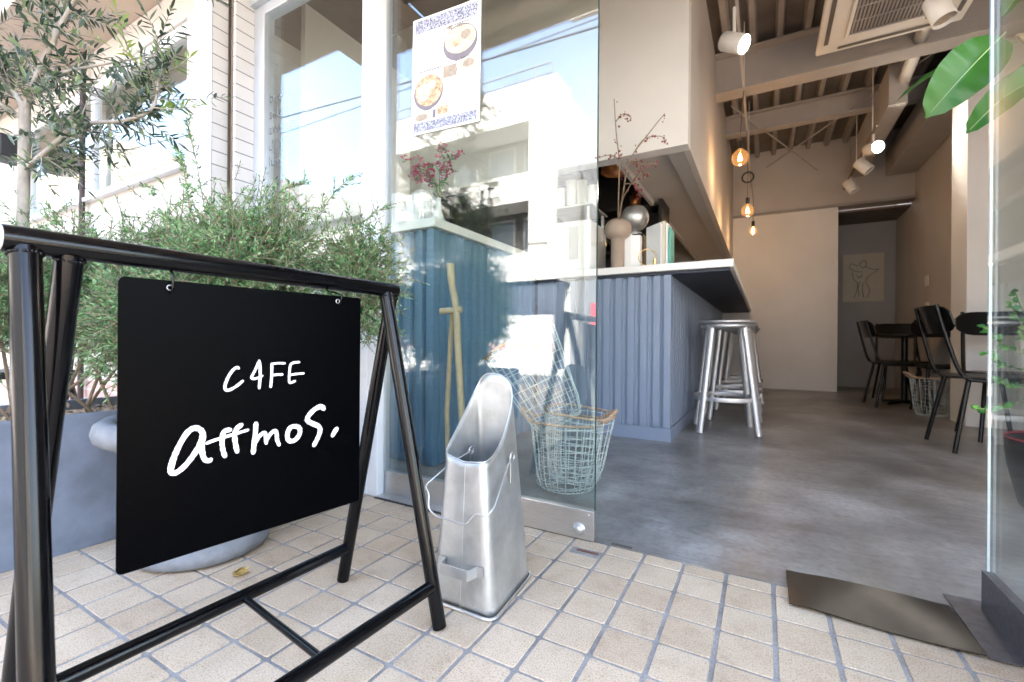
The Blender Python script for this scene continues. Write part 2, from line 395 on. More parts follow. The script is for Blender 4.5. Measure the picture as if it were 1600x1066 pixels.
# ================================================================ SETTING
PT = .10867; X0, Y0 = -.410, 1.2948; YF = 1.355
def pavement():
    mb = MB()
    for i in range(-56, 44):
        for j in range(-1, 40):
            xa = X0+i*PT; xb = xa+PT; yb = Y0-j*PT; ya = yb-PT
            if yb > YF: yb = YF
            gx, gy = .0044, .0034
            if j == -1: yb = YF-.004; 
            hx = (xb-xa)/2-gx; hy = (yb-ya)/2-gy*(1 if j >= 0 else .5)
            cx = (xa+xb)/2+random.uniform(-.0005, .0005); cy_ = (ya+yb)/2+(gy*.5 if j < 0 else 0)
            z = random.uniform(-.0006, .0004)
            near = -2.4 < cx < 1.2 and cy_ > -.3
            k = 3 if near else 1
            ro = rrect(cx, cy_, hx, hy, .0065 if j >= 0 else .005, k); ri = rrect(cx, cy_, hx-.0012, hy-.0012, .006 if j >= 0 else .0045, k)
            rm = rrect(cx, cy_, hx-.0004, hy-.0004, .0063 if j >= 0 else .0048, k)
            n = len(ro)
            vs = [(x, y, z-.004) for x, y in ro]+[(x, y, z-.0012) for x, y in rm]+[(x, y, z) for x, y in ri]
            fs = [tuple(range(2*n, 3*n))]
            for q in range(2):
                for a in range(n): fs.append((q*n+a, q*n+(a+1) % n, (q+1)*n+(a+1) % n, (q+1)*n+a))
            mb.add(vs, fs)
    struct('pavement', mb, 'tile')
    struct('pavement_grout', B(-6.6, -3.06, -.05, 4.4, YF-.002, -.0026), 'grout')
pavement()
struct('ground', B(-150, -160, -.7, 150, 160, -.20), 'asphalt')
struct('road', B(-60, -6.2, -.19, 60, -3.22, -.12), 'asphalt')
struct('kerb', B(-60, -3.215, -.19, 60, -3.065, -.002), 'kerb_stone', bev=.01)
struct('road_marking', B(-60, -3.55, -.1195, 60, -3.42, -.116), 'opposite_wall')
struct('opposite_pavement', B(-60, -7.0, -.19, 60, -6.205, -.03), 'kerb_stone')
struct('floor', B(-4.0, YF, -.19, 2.6, 8.6, .0015), 'floor')

# ---------------------------------------------------------------- the cafe building
cafe = thing('cafe_building', 'cafe building with silver framed glass front open to a taupe interior with bare ceiling deck', 'building', (0, 1.36, 0))
def part(name, mb, m, parent=cafe, **k): return obj(name, mb, m, parent, **k)
ZC = 3.36
part('wall', B(-4.0, 7.15, 0, .83, 7.35, 2.40), 'wall_white')                    # back wall, lower
part('wall', B(-4.0, 7.19, 2.43, 1.6, 7.35, ZC), 'wall_taupe')                    # band above
part('wall_trim', B(-4.0, 7.12, 2.40, 1.6, 7.36, 2.43), 'ceiling_paint')
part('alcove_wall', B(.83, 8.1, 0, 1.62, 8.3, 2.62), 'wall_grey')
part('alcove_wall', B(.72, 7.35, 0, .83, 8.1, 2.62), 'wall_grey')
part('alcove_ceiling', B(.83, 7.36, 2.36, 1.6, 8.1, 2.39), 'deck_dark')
part('wall', B(1.6, 5.03, 0, 1.8, 8.3, ZC), 'wall_taupe')                         # right wall, rear
part('pillar', B(1.35, 4.7, 0, 2.4, 5.03, ZC), 'wall_white')
part('wall', B(2.3, YF+.12, 0, 2.42, 4.7, ZC), 'wall_grey')                        # right wall, front
part('wall', B(-4.2, YF+.05, 0, -4.0, 7.35, ZC), 'wall_taupe')
part('skirting', B(.84, 8.085, .002, 1.595, 8.098, .05), 'wall_grey')
part('roof', B(-4.2, 1.22, 3.36, 2.6, 8.6, 6.2), 'stucco_cream')
# ceiling: folded deck with ribs running into the depth
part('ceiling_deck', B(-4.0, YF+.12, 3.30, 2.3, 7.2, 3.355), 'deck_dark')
for i in range(30):
    x = -3.7+i*.2
    if x > -1.0: part('deck_rib', MB().prism([(x-.035, 3.30), (x+.035, 3.30), (x+.02, 3.225), (x-.02, 3.225)], YF+.13, 7.18, 'y'), 'ceiling_paint')
def hbeam(y, zb, wd, ht, x0=-.4, x1=2.3):
    m = B(x0, y-wd/2, zb, x1, y+wd/2, zb+.016); m.box(x0, y-.006, zb+.017, x1, y+.006, zb+ht-.017); m.box(x0, y-wd/2, zb+ht-.016, x1, y+wd/2, zb+ht); return m
part('ceiling_beam', hbeam(4.5, 2.86, .17, .36), 'beam_paint')
part('ceiling_beam', hbeam(5.75, 3.00, .12, .22), 'beam_paint')
part('ceiling_beam', hbeam(3.05, 2.98, .12, .24), 'beam_paint')
part('ceiling_beam', B(.95, 5.1, 2.74, 1.08, 7.1, 3.1).box(1.3, 5.0, 2.7, 1.59, 7.1, 3.0), 'beam_paint')
part('pipe', MB().tube([(1.0, 4.12, 2.95), (1.13, 6.3, 2.95)], .045, 16), 'white_metal')
part('brace_rod', MB().tube([(.02, 6.9, 2.98), (1.5, 4.6, 3.1)], .008, 8), 'beam_paint')
part('brace_rod', MB().tube([(-.3, 5.0, 3.0), (.6, 7.1, 2.9)], .008, 8), 'beam_paint')
# bulkhead over the bar: front header and long box with recessed soffit
part('bulkhead_front', B(-4.0, 2.82, 1.80, -.40, 2.92, 3.22), 'wall_white')
part('bulkhead_side', B(-.44, 2.921, 1.80, -.40, 7.14, 3.22), 'wall_taupe')
part('bulkhead_soffit', B(-.83, 2.921, 1.84, -.441, 7.14, 1.86), 'wall_taupe')
part('bulkhead_edge', B(-.86, 2.921, 1.80, -.831, 7.14, 2.3), 'wall_taupe')
part('bulkhead_edge', B(-.53, 2.922, 1.802, -.4415, 7.139, 1.838), 'wall_grey')
# facade above the glass and the canopy
part('lintel', B(-2.29, 1.32, 2.30, 2.6, 1.40, 2.42), 'frame_silver')
part('facade_wall', B(-2.35, 1.255, 2.425, 2.6, 1.45, 3.36), 'stucco_cream')
part('canopy', B(-1.75, .36, 2.52, 2.6, 1.25, 2.60), 'eave_peach', bev=.004)
part('canopy_fascia', B(-1.75, .30, 2.47, 2.6, .355, 2.66), 'brown_trim', bev=.003)
cp = MB()
for y in (.55, .85, 1.1): cp.box(-1.74, y-.02, 2.48, 2.58, y+.02, 2.518)
part('canopy_batten', cp, 'brown_trim')
part('canopy', B(-2.29, .62, 2.40, -1.76, 1.25, 2.52), 'eave_peach', bev=.004)
part('tiled_pier', B(-2.29, 1.255, 0, -2.27, 1.36, 2.42), 'wt')
part('gap_shade_strip', B(-2.349, 1.29, 0, -2.3055, 1.36, 2.42), 'black_matte')  # black strip filling the open gap, standing in for the shade inside it
part('pier_trim', B(-2.305, 1.253, 0, -2.291, 1.40, 2.42), 'brown_trim')
# window left of the door
win = part('window', B(-2.269, 1.345, .30, -2.185, 1.40, 2.299).box(-2.185, 1.345, 2.25, -1.445, 1.40, 2.299).box(-2.185, 1.345, .30, -1.445, 1.40, .345), 'frame_silver', bev=.002)
obj('pane', B(-2.186, 1.366, .344, -1.444, 1.374, 2.251), 'glass', win)
part('sill_wall', B(-2.27, 1.34, 0, -1.445, 1.41, .298), 'wt')
part('mullion', B(-1.444, 1.30, 0, -1.40, 1.42, 2.299).box(-1.3995, 1.302, 0, -1.343, 1.336, 2.299), 'frame_white', bev=.003)
part('mullion_strip', B(-1.399, 1.337, 0, -1.345, 1.372, 2.299), 'frame_silver', bev=.002)
part('curtain_wall', B(-2.4, 1.7, 0, -2.36, 2.6, 2.6), 'wall_white')
# lettering on the inner side of the window
for i, word in enumerate(('bread', 'salad', 'sweets', 'drink', 'lunch')):
    cu = bpy.data.curves.new('word', 'FONT'); cu.body = word; cu.size = .075; cu.space_character = 1.05; cu.extrude = .0002
    tmp = bpy.data.objects.new('word_tmp', cu); me = tmp.to_mesh().copy(); tmp.to_mesh_clear(); bpy.data.objects.remove(tmp)
    o = bpy.data.objects.new('lettering', me); link(o); me.materials.clear(); me.materials.append(M['print_grey'])
    me.transform(Matrix.Translation((-2.192, 1.3765-1.36, (1.815, 1.735, 1.655, 1.575, 1.495)[i])) @ Matrix.Rotation(R(90), 4, 'X')); o.parent = win
# left glass door
dl = part('glass_door', B(-1.343, 1.343, .004, -.457, 1.367, .0965), 'brush', bev=.0015)
obj('top_rail', B(-1.343, 1.346, 2.22, -.457, 1.364, 2.297), 'brush', dl, bev=.0015)
obj('pane', B(-1.3425, 1.350, .095, -.4585, 1.360, 2.221), 'glass', dl)
obj('pane_edge', B(-.4583, 1.3502, .0966, -.4566, 1.3598, 2.2205), 'glass_edge_green', dl)
lk = MB(); lk.lathe([(.0001, .016), (.011, .016), (.0145, .013), (.0155, .006), (.019, .004), (.021, 0)], n=28)
lk.xf(Matrix.Translation((-.506, 1.343, .034)) @ Matrix.Rotation(R(90), 4, 'X')); obj('lock_cylinder', lk, 'bright_wire', dl)
lk = MB(); lk.lathe([(.0001, .0015), (.003, .0015), (.0034, 0)], n=16); lk.xf(Matrix.Translation((-.474, 1.343, .083)) @ Matrix.Rotation(R(90), 4, 'X')); obj('screw', lk, 'bright_wire', dl)
part('door_track', B(-1.343, 1.296, .0006, -.80, 1.342, .006), 'brush', bev=.001)
part('door_track', B(-1.343, 1.285, .0006, -.80, 1.2955, .003), 'black_matte')
# right glass door, swung open towards the street
dr = part('glass_door', B(.447, .46, .006, .469, 1.457, .098), 'door_rail_dark', bev=.0015)
obj('top_rail', B(.449, .46, 2.2, .467, 1.457, 2.29), 'door_rail_dark', dr, bev=.0015)
obj('pane', B(.453, .461, .0975, .463, 1.4535, 2.201), 'glass', dr)
obj('pane_edge', B(.4560, 1.4537, .0985, .4605, 1.4560, 2.1995), 'glass_edge_pale', dr)
part('pivot_plate', B(.392, 1.24, .0045, .62, 1.50, .0075), 'door_rail_dark')

# ---------------------------------------------------------------- neighbouring building on the left
nb = thing('neighbouring_building', 'cream neighbouring building with wide window, white tile pier and projecting eave, behind the olive tree', 'building', (-4, 1.187, 0))
obj('pier', B(-2.515, 1.187, 0, -2.352, 1.262, 2.45), 'wtf', nb)
obj('pier_side', B(-2.3515, 1.1865, 0, -2.350, 1.262, 2.45), 'wt', nb)
nw = B(-9, 1.187, .37, -5.0, 1.40, 2.45); nw.box(-5.0, 1.187, .37, -2.5155, 1.40, 1.515); nw.box(-5.0, 1.187, 2.27, -2.5155, 1.40, 2.45); nw.box(-2.585, 1.187, 1.515, -2.5155, 1.4, 2.27)
obj('wall', nw, 'stucco_cream', nb)
obj('wall', B(-9, 1.20, 2.45, -2.352, 1.45, 7.0), 'stucco_cream', nb)
obj('brick_base', B(-9, 1.18, 0, -2.5155, 1.40, .368), 'pinkb', nb)
obj('eave', B(-9, .80, 2.455, -2.352, 1.199, 2.75), 'eave_peach', nb, bev=.004)
wn = obj('window', B(-5.0, 1.20, 2.2, -2.586, 1.25, 2.269).box(-5.0, 1.20, 1.516, -2.586, 1.27, 1.56).box(-3.83, 1.205, 1.56, -3.78, 1.245, 2.2).box(-5, 1.2, 1.56, -4.95, 1.25, 2.2), 'frame_white', nb, bev=.002)
obj('pane', B(-4.95, 1.22, 1.56, -2.586, 1.226, 2.2), 'glass', wn)
obj('sill', B(-5.0, 1.15, 1.49, -2.586, 1.20, 1.515), 'frame_silver', wn, bev=.003)
obj('inner_wall', B(-6.5, 2.6, 0, -2.5, 2.7, 3), 'wall_grey', nb); obj('inner_ceiling', B(-6.5, 1.41, 2.3, -2.5, 2.6, 2.4), 'wall_white', nb)
tag(obj('drainpipe', MB().tube([(-3.8, 1.155, 0.02), (-3.8, 1.155, 2.44)], .016, 12), 'pipe_brown'), 'thin brown drainpipe on the cream wall behind the olive tree', 'drainpipe')
wl = thing('wall_lamp', 'small black box lamp on the cream wall at the left edge', 'lamp', (-4.9, 1.18, 1.85))
obj('housing', B(-5.0, 1.0, 1.93, -4.76, 1.17, 2.09), 'black_matte', wl, bev=.01); obj('bracket', B(-4.91, 1.168, 1.96, -4.85, 1.186, 2.06), 'black_matte', wl)

# ---------------------------------------------------------------- across the street (seen in the glass)
oa = thing('opposite_building', 'tall white building with recessed balconies across the street, reflected in the glass door', 'building', (-7, -7, -.1))
a = MB()
XA, XB = -9.9, -4.27
a.box(XA, -12, -.1, XB, -7.9, 6.8)                      # body behind
a.box(XA, -7.9, 6.0, XB, -7.0, 6.95)
a.box(XA, -7.9, 4.05, XB, -7.0, 4.75)
a.box(XA, -7.9, 2.1, XB, -7.0, 2.75)
a.box(XB-.75, -7.9, 2.75, XB-.002, -7.002, 6.0)
a.box(XA+.002, -7.9, 2.75, XA+.5, -7.002, 6.0)
obj('wall', a, 'opposite_wall', oa)
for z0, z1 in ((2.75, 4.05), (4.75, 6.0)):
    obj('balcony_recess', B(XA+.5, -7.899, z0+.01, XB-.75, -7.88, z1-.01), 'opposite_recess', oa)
    for x in (-9.1, -7.9, -6.7, -5.6): 
        f = obj('window', B(x, -7.88, z0+.1, x+.85, -7.85, z1-.15), 'opposite_wall', oa); obj('pane', B(x+.06, -7.85, z0+.16, x+.79, -7.84, z1-.21), 'opposite_window', f)
obj('shopfront', B(XA+.01, -7.5, -.09, XB-.01, -7.1, 2.1), 'opposite_shop', oa)
lw = thing('low_wall', 'low white wall with a pink band across the street, reflected in the glass door', 'wall', (-6.6, -6.9, -.03))
obj('wall', B(-9.0, -7.0, -.03, -4.3, -6.85, .42), 'opposite_wall', lw); obj('band', B(-9.0, -7.0, .421, -4.3, -6.84, .56), 'pink_brick_plain', lw); obj('coping', B(-9.0, -7.0, .561, -4.3, -6.85, 1.25), 'opposite_wall', lw)
rl = MB()
for i in range(12): rl.tube([(XA+.3+i*.46, -7.3, 6.9), (XA+.3+i*.46, -7.3, 7.45)], .015, 5)
rl.tube([(XA+.3, -7.3, 7.45), (XB-.3, -7.3, 7.45)], .02, 5); rl.tube([(XA+.3, -7.3, 7.2), (XB-.3, -7.3, 7.2)], .015, 5)
obj('roof_railing', rl, 'opposite_grey', oa)
ob = thing('opposite_building', 'lower grey building across the street right of the white one, reflected in the glass door', 'building', (0, -8.5, -.1))
obj('wall', B(-4.1, -13, -.1, 5.5, -8.4, 5.2), 'opposite_grey', ob)
for x in (-3.2, -1.6, 0, 1.6, 3.2):
    for z in (1, 3.4):
        f = obj('window', B(x, -8.4, z, x+1.0, -8.36, z+1.1), 'opposite_wall', ob); obj('pane', B(x+.06, -8.36, z+.06, x+.94, -8.35, z+1.04), 'opposite_window', f)
oc = thing('opposite_building', 'low white house with sloped roof across the street, reflected in the left window', 'building', (-16, -8, -.1))
obj('wall', B(-26, -13, -.1, -10.6, -7.6, 4.6), 'opposite_wall', oc)
obj('roof', MB().prism([(-26.4, 4.61), (-10.3, 4.61), (-15, 6.4)], -13.2, -7.3, 'y'), 'opposite_grey', oc)
for x in (-23, -20, -17, -14): obj('window', B(x, -7.6, 2, x+1.5, -7.55, 3.3), 'opposite_window', oc)
od = thing('opposite_building', 'plain cream block at the far right across the street', 'building', (10, -8, -.1))
obj('wall', B(6, -13, -.1, 16, -7.5, 6.4), 'opposite_wall', od)
for x in (7, 9.5, 12):
    for z in (1, 3.6): obj('window', B(x, -7.5, z, x+1.4, -7.46, z+1.3), 'opposite_window', od)
tag(obj('street_banner', B(-3.25, -6.6, .95, -3.02, -6.56, 1.45), 'red_sign'), 'small red banner across the street, reflected in the glass door', 'banner')
oe = thing('opposite_building', 'tall beige block far left across the street, reflected in the neighbouring window', 'building', (-30, -8, -.1))
obj('wall', B(-48, -14, -.1, -26.6, -7, 10), 'stucco_beige', oe)
for x in (-46, -42, -38, -34, -30):
    for z in (1, 4, 7): obj('window', B(x, -7, z, x+2, -6.95, z+1.6), 'opposite_window', oe)
up = thing('utility_pole', 'concrete utility pole across the street, reflected in the glass', 'utility pole', (-2.9, -6.45, -.03))
obj('pole', MB().tube([(-2.9, -6.45, -.03), (-2.9, -6.45, 8.6)], [.15, .11], 16), 'pole_concrete', up)
obj('crossarm', B(-3.7, -6.5, 7.6, -2.1, -6.4, 7.7), 'pole_concrete', up)
wires = [((-24, -4.6, 7.6), (14, -4.4, 5.4), .02), ((-3.6, -6.4, 7.7), (2.5, 1.0, 6.25), .01), ((-3.3, -6.4, 7.7), (2.8, 1.0, 6.3), .01), ((-3.0, -6.4, 7.5), (3.2, 1.0, 6.3), .01),
         ((-2.6, -6.4, 7.7), (3.6, 1.0, 6.25), .01), ((-24, -5.4, 6.9), (14, -5.4, 7.4), .012), ((-4.0, -6.4, 7.7), (1.9, 1.0, 6.25), .01), ((-4.5, -6.4, 7.9), (1.2, 1.0, 6.3), .01)]
for k, (p, q, r) in enumerate(wires):
    pts = [Vector(p).lerp(Vector(q), t/12)-Vector((0, 0, .5*math.sin(PI*t/12))) for t in range(13)]
    tag(obj('overhead_cable', MB().tube(pts, r, 6), 'cable'), 'thin black cable of the bundle crossing the street to the cafe roof' if k not in (0, 5) else ('thickest black cable running along the street, nearest the cafe' if k == 0 else 'thinner black cable running along the street beside the utility pole'), 'cable', 'overhead cables above the street' if k not in (0, 5) else 'overhead cables along the street')

# ================================================================ BAR COUNTERS
bar = thing('bar_counter', 'long blue battened bar counter with a white top running into the cafe', 'counter', (-.8, 2.956, 0))
body = MB().prism([(-1.425, 2.962), (-.531, 2.962), (-.531, 7.1), (-1.1, 7.1), (-1.1, 3.55), (-1.425, 3.55)], .002, 1.05)
obj('body', body, 'blue_siding', bar)
bt = MB()
x = -.575
while x > -1.42: bt.box(x-.043, 2.943, .085, x, 2.9615, 1.05); x -= .082
y = 3.0
while y < 7.0: bt.box(-.5305, y, .085, -.514, y+.043, 1.05); y += .082
obj('batten', bt, 'blue_siding', bar)
obj('corner_post', B(-.553, 2.939, .085, -.510, 2.985, 1.05), 'blue_siding', bar, bev=.002)
obj('kickboard', B(-1.425, 2.930, .002, -.5035, 2.937, .084).box(-.512, 2.9375, .002, -.5035, 7.1, .084), 'blue_siding', bar)
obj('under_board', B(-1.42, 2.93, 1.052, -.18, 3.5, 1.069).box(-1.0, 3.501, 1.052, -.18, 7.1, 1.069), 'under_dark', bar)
obj('countertop', MB().prism([(-1.43, 2.90), (-.158, 2.90), (-.158, 7.13), (-1.1, 7.13), (-1.1, 3.6), (-1.43, 3.6)], 1.07, 1.115), 'counter_white', bar, bev=.003)
c2 = thing('display_counter', 'blue corrugated display counter with a white top just behind the glass door', 'counter', (-2.0, 1.75, 0))
obj('body', B(-2.35, 1.762, .002, -1.442, 2.9, 1.18), 'blue_counter', c2)
bt = MB()
x = -1.49
while x > -2.3:
    bt.prism([(x-.052, 1.7615), (x-.044, 1.742), (x-.008, 1.742), (x, 1.7615)], .005, 1.18); x -= .078
y = 1.79
while y < 2.84:
    bt.prism([(-1.4415, y), (-1.422, y+.008), (-1.422, y+.044), (-1.4415, y+.052)], .005, 1.18); y += .078
obj('corrugation', bt, 'blue_counter', c2)
obj('corner_post', B(-1.465, 1.739, .003, -1.42, 1.785, 1.18), 'blue_counter', c2, bev=.002)
obj('countertop', B(-2.35, 1.72, 1.183, -1.40, 2.895, 1.228), 'counter_white', c2, bev=.003)

# ---------------------------------------------------------------- stools
def make_stool():
    t = thing('bar_stool', '', 'stool', (0, 0, 0), 'brushed aluminium stools in a row along the bar')
    pr = [(.0001, -.018), (.165, -.018), (.186, -.022), (.193, -.014), (.194, -.004), (.186, 0), (.17, -.003), (.10, -.009), (.0001, -.012)]
    obj('seat', MB().lathe([(r, z+.78) for r, z in pr], n=40), 'alu', t)
    obj('seat_ring', MB().lathe([(.15, .757), (.168, .757), (.168, .728), (.15, .728), (.15, .757)], n=36), 'alu', t)
    for k in range(4):
        a = R(55+90*k)
        top = Vector((.145*math.cos(a), .145*math.sin(a), .757)); ft = Vector((.258*math.cos(a), .258*math.sin(a), .004))
        ax = (ft-top).normalized(); tan = Vector((-math.sin(a), math.cos(a), 0)); rad = tan.cross(ax).normalized()
        m = MB(); rings = []
        for tt, wt, wr in ((0, .027, .020), (.5, .025, .020), (1, .023, .018)):
            c = top.lerp(ft, tt); rings.append([c+tan*wt*math.cos(q)*(1.0)+rad*wr*math.sin(q) for q in [2*PI*i/16 for i in range(16)]])
        m.add([p for r_ in rings for p in r_], [(i*16+j, i*16+(j+1) % 16, (i+1)*16+(j+1) % 16, (i+1)*16+j) for i in range(2) for j in range(16)], True)
        m.add(rings[-1], [tuple(range(16))]); m.add(rings[0], [tuple(range(15, -1, -1))])
        obj('leg', m, 'alu', t)
    obj('footring', MB().lathe([(.208, .252), (.222, .252), (.222, .222), (.208, .222), (.208, .252)], n=44), 'alu', t, bev=.002)
    return t
st = make_stool()
lab = ['nearest aluminium stool at the bar, closest to the entrance', 'second aluminium stool from the entrance along the bar', 'third aluminium stool from the entrance along the bar',
       'fourth aluminium stool from the entrance along the bar', 'farthest aluminium stool at the bar, by the back wall']
for i, y in enumerate((3.545, 4.15, 4.75, 5.35, 5.95)):
    if i == 0: st.location = (-.235, y, .0015); st['label'] = lab[0]
    else: dup(st, (-.235+random.uniform(-.012, .012), y, .0015), R(random.uniform(-6, 6)), lab[i])

# ---------------------------------------------------------------- chairs and tables
def make_chair():
    t = thing('cafe_chair', '', 'chair', (0, 0, 0), 'black metal cafe chairs')
    m = MB().prism(rrect(.0, 0, .2, .2, .05, 5), .432, .442); obj('seat', m, 'chair_black', t, bev=.003)
    fr = MB()
    for s in (-1, 1):
        p = sm_path([(-.275, s*.165, .86), (-.25, s*.17, .74), (-.215, s*.178, .60), (-.185, s*.185, .49), (-.15, s*.188, .435), (-.09, s*.19, .42), (.16, s*.19, .42)], 5)
        fr.tube(p, .011, 10)
    fr.tube([(.16, -.19, .42), (.195, -.17, .42), (.2, -.12, .42), (.2, .12, .42), (.195, .17, .42), (.16, .19, .42)], .011, 10)
    obj('frame', fr, 'chair_black', t)
    for sx, sy in ((-1, -1), (-1, 1), (1, -1), (1, 1)):
        obj('leg', MB().tube([(sx*.13, sy*.165, .425), (sx*.205, sy*.212, .0)], [.0125, .0115], 12), 'chair_black', t)
    # curved backrest plate
    m = MB(); nx, nz = 14, 6; g = []
    for side in (0, 1):
        for i in range(nx+1):
            u = -1+2*i/nx; y = u*.215; curve = -.045*(1-u*u)
            hh = .085*(1-abs(u)**6*.55)
            for j in range(nz+1):
                v = -1+2*j/nz; z = .775+v*hh; xx = -.245-.05*(z-.775)/.17-.0+curve+.03+(0 if side == 0 else -.009)
                g.append((xx, y, z))
    n1 = (nx+1)*(nz+1); fs = []
    for i in range(nx):
        for j in range(nz):
            a_ = i*(nz+1)+j; fs.append((a_, a_+1, a_+nz+2, a_+nz+1)); fs.append((n1+a_, n1+a_+nz+1, n1+a_+nz+2, n1+a_+1))
    for i in range(nx):
        for j in (0, nz):
            a_ = i*(nz+1)+j; fs.append((a_, a_+nz+1, n1+a_+nz+1, n1+a_))
    for j in range(nz):
        for i in (0, nx):
            a_ = i*(nz+1)+j; fs.append((a_, a_+1, n1+a_+1, n1+a_))
    m.add(g, fs); obj('backrest', m, 'chair_black', t)
    return t
ch = make_chair(); ch.location = (1.15, 3.71, .0015); ch.rotation_euler = (0, 0, R(3)); ch['label'] = 'nearest black metal chair, seen from its side beside the glass door'
dup(ch, (1.42, 4.17, .0015), R(-90), 'black chair facing the street in front of the white pillar')
dup(ch, (1.15, 5.82, .0015), R(4), 'farthest left black chair, seen side on near the line drawing')
dup(ch, (1.32, 6.38, .0015), R(-88), 'black chair facing the street behind the far pedestal table')
dup(ch, (1.44, 5.42, .0015), R(-90), 'black chair behind the wire basket near the pillar edge')
def make_table():
    t = thing('pedestal_table', '', 'table', (0, 0, 0), 'black pedestal tables')
    obj('tabletop', MB().lathe([(.0001, .70), (.30, .70), (.312, .706), (.314, .72), (.31, .728), (.0001, .728)], n=40), 'chair_black', t)
    obj('column', MB().tube([(0, 0, .02), (0, 0, .70)], .028, 16), 'chair_black', t)
    b = MB()
    for k in range(4):
        a_ = R(45+90*k); b.tube([(0, 0, .035), (.22*math.cos(a_), .22*math.sin(a_), .014)], [.024, .012], 8)
    obj('base', b, 'chair_black', t); return t
tb = make_table(); tb.location = (1.56, 3.72, .0015); tb['label'] = 'near black pedestal table seen through the open glass door'
dup(tb, (1.27, 6.05, .0015), 0, 'far black pedestal table by the back alcove')

# ---------------------------------------------------------------- wire baskets
def basket_mb(r0, r1, h, nv=26, nh=9, seed=1, wob=.004):
    rnd = random.Random(seed); m = MB()
    for k in range(nv):
        a = 2*PI*(k+rnd.uniform(-.2, .2))/nv; path = []
        path.append((r0*.45*math.cos(a), r0*.45*math.sin(a), .006)); path.append((r0*.9*math.cos(a), r0*.9*math.sin(a), .006))
        for i in range(1, 7):
            t = i/6; rr = r0+(r1-r0)*t+rnd.uniform(-wob, wob)*.5; aa = a+rnd.uniform(-.02, .02); path.append((rr*math.cos(aa), rr*math.sin(aa), .012+(h-.012)*t))
        m.tube(path, .0016, 5, caps=False)
    for j in range(nh):
        t = (j+.4)/nh; rr = r0+(r1-r0)*t; zz = .01+(h-.01)*t; ph = rnd.uniform(0, 6)
        m.tube([((rr+.002*math.sin(3*q+ph))*math.cos(q), (rr+.002*math.sin(3*q+ph))*math.sin(q), zz+wob*math.sin(2*q+ph)) for q in [2*PI*i/28 for i in range(28)]], .0015, 5, closed=True)
    for rr in (.45*r0, .9*r0): m.tube([(rr*math.cos(q), rr*math.sin(q), .006) for q in [2*PI*i/28 for i in range(28)]], .0017, 5, closed=True)
    return m
def make_basket(name, label, loc, mtx, r0, r1, h, hand=0, seed=1, handles=True):
    t = thing(name, label, 'basket', loc, 'wire baskets with rattan rims'); L = Matrix.Translation(loc) @ mtx
    obj('wire_body', basket_mb(r0, r1, h, seed=seed).xf(L), 'wire_zinc', t)
    rim = MB().tube([(r1*math.cos(q), r1*math.sin(q), h+.003*math.sin(3*q)) for q in [2*PI*i/36 for i in range(36)]], .0050, 8, closed=True)
    obj('rim', rim.xf(L), 'rattan', t)
    if handles:
        for s in (0, PI):
            a = hand+s; e = Vector((math.cos(a), math.sin(a), 0)); f = Vector((-math.sin(a), math.cos(a), 0))
            pts = sm_path([e*r1*.94-f*.07+Vector((0, 0, h)), e*(r1+.028)-f*.045+Vector((0, 0, h+.03)), e*(r1+.05)+Vector((0, 0, h+.045)), e*(r1+.028)+f*.045+Vector((0, 0, h+.03)), e*r1*.94+f*.07+Vector((0, 0, h))], 4)
            obj('handle', MB().tube(pts, .0085, 8).xf(L), 'rattan', t)
    return t
make_basket('wire_basket', 'pale green wire basket with rattan rim standing upright on the floor behind the glass door', (-.735, 1.80, .0035), Matrix.Identity(4), .125, .155, .285, hand=R(20), seed=3)
make_basket('wire_basket', 'wire basket nested inside the upright basket, its rim just above the other rim', (-.715, 1.83, .035), Matrix.Rotation(R(5), 4, 'Y'), .112, .150, .29, hand=R(75), seed=11, handles=False)
make_basket('wire_basket', 'wire basket lying tilted on top of another basket behind the glass door', (-.765, 1.80, .27), Matrix.Rotation(R(-27), 4, 'Y') @ Matrix.Rotation(R(8), 4, 'X'), .115, .172, .40, hand=R(80), seed=5, handles=False)
make_basket('wire_basket', 'wire basket with wooden rim on the floor among the black chairs', (1.28, 5.2, .0035), Matrix.Identity(4), .115, .15, .33, hand=R(10), seed=8, handles=True)

# ---------------------------------------------------------------- wooden sticks leaning behind the glass
sk = thing('wooden_crutch', 'pale wooden stick with a curved top and a peg handle leaning inside the glass door', 'stick', (-1.05, 1.42, 0))
obj('shaft', MB().tube(sm_path([(-1.022, 1.46, .004), (-1.024, 1.43, .35), (-1.022, 1.40, .60), (-1.028, 1.395, .74), (-1.045, 1.39, .84), (-1.050, 1.385, .92)], 5), [.0125]*21+[.014]*5, 12, flat=1.2), 'pale_wood', sk)
obj('peg', MB().tube([(-1.088, 1.375, .738), (-1.006, 1.40, .745)], .0125, 14), 'pale_wood', sk, bev=.003)
tag(obj('wooden_pole', MB().tube([(-1.115, 1.47, .004), (-1.095, 1.43, .35), (-1.062, 1.415, .735)], [.0095, .0098, .0095], 12), 'pale_wood'), 'thin straight pale wooden pole leaning under the peg handle, inside the glass', 'pole')

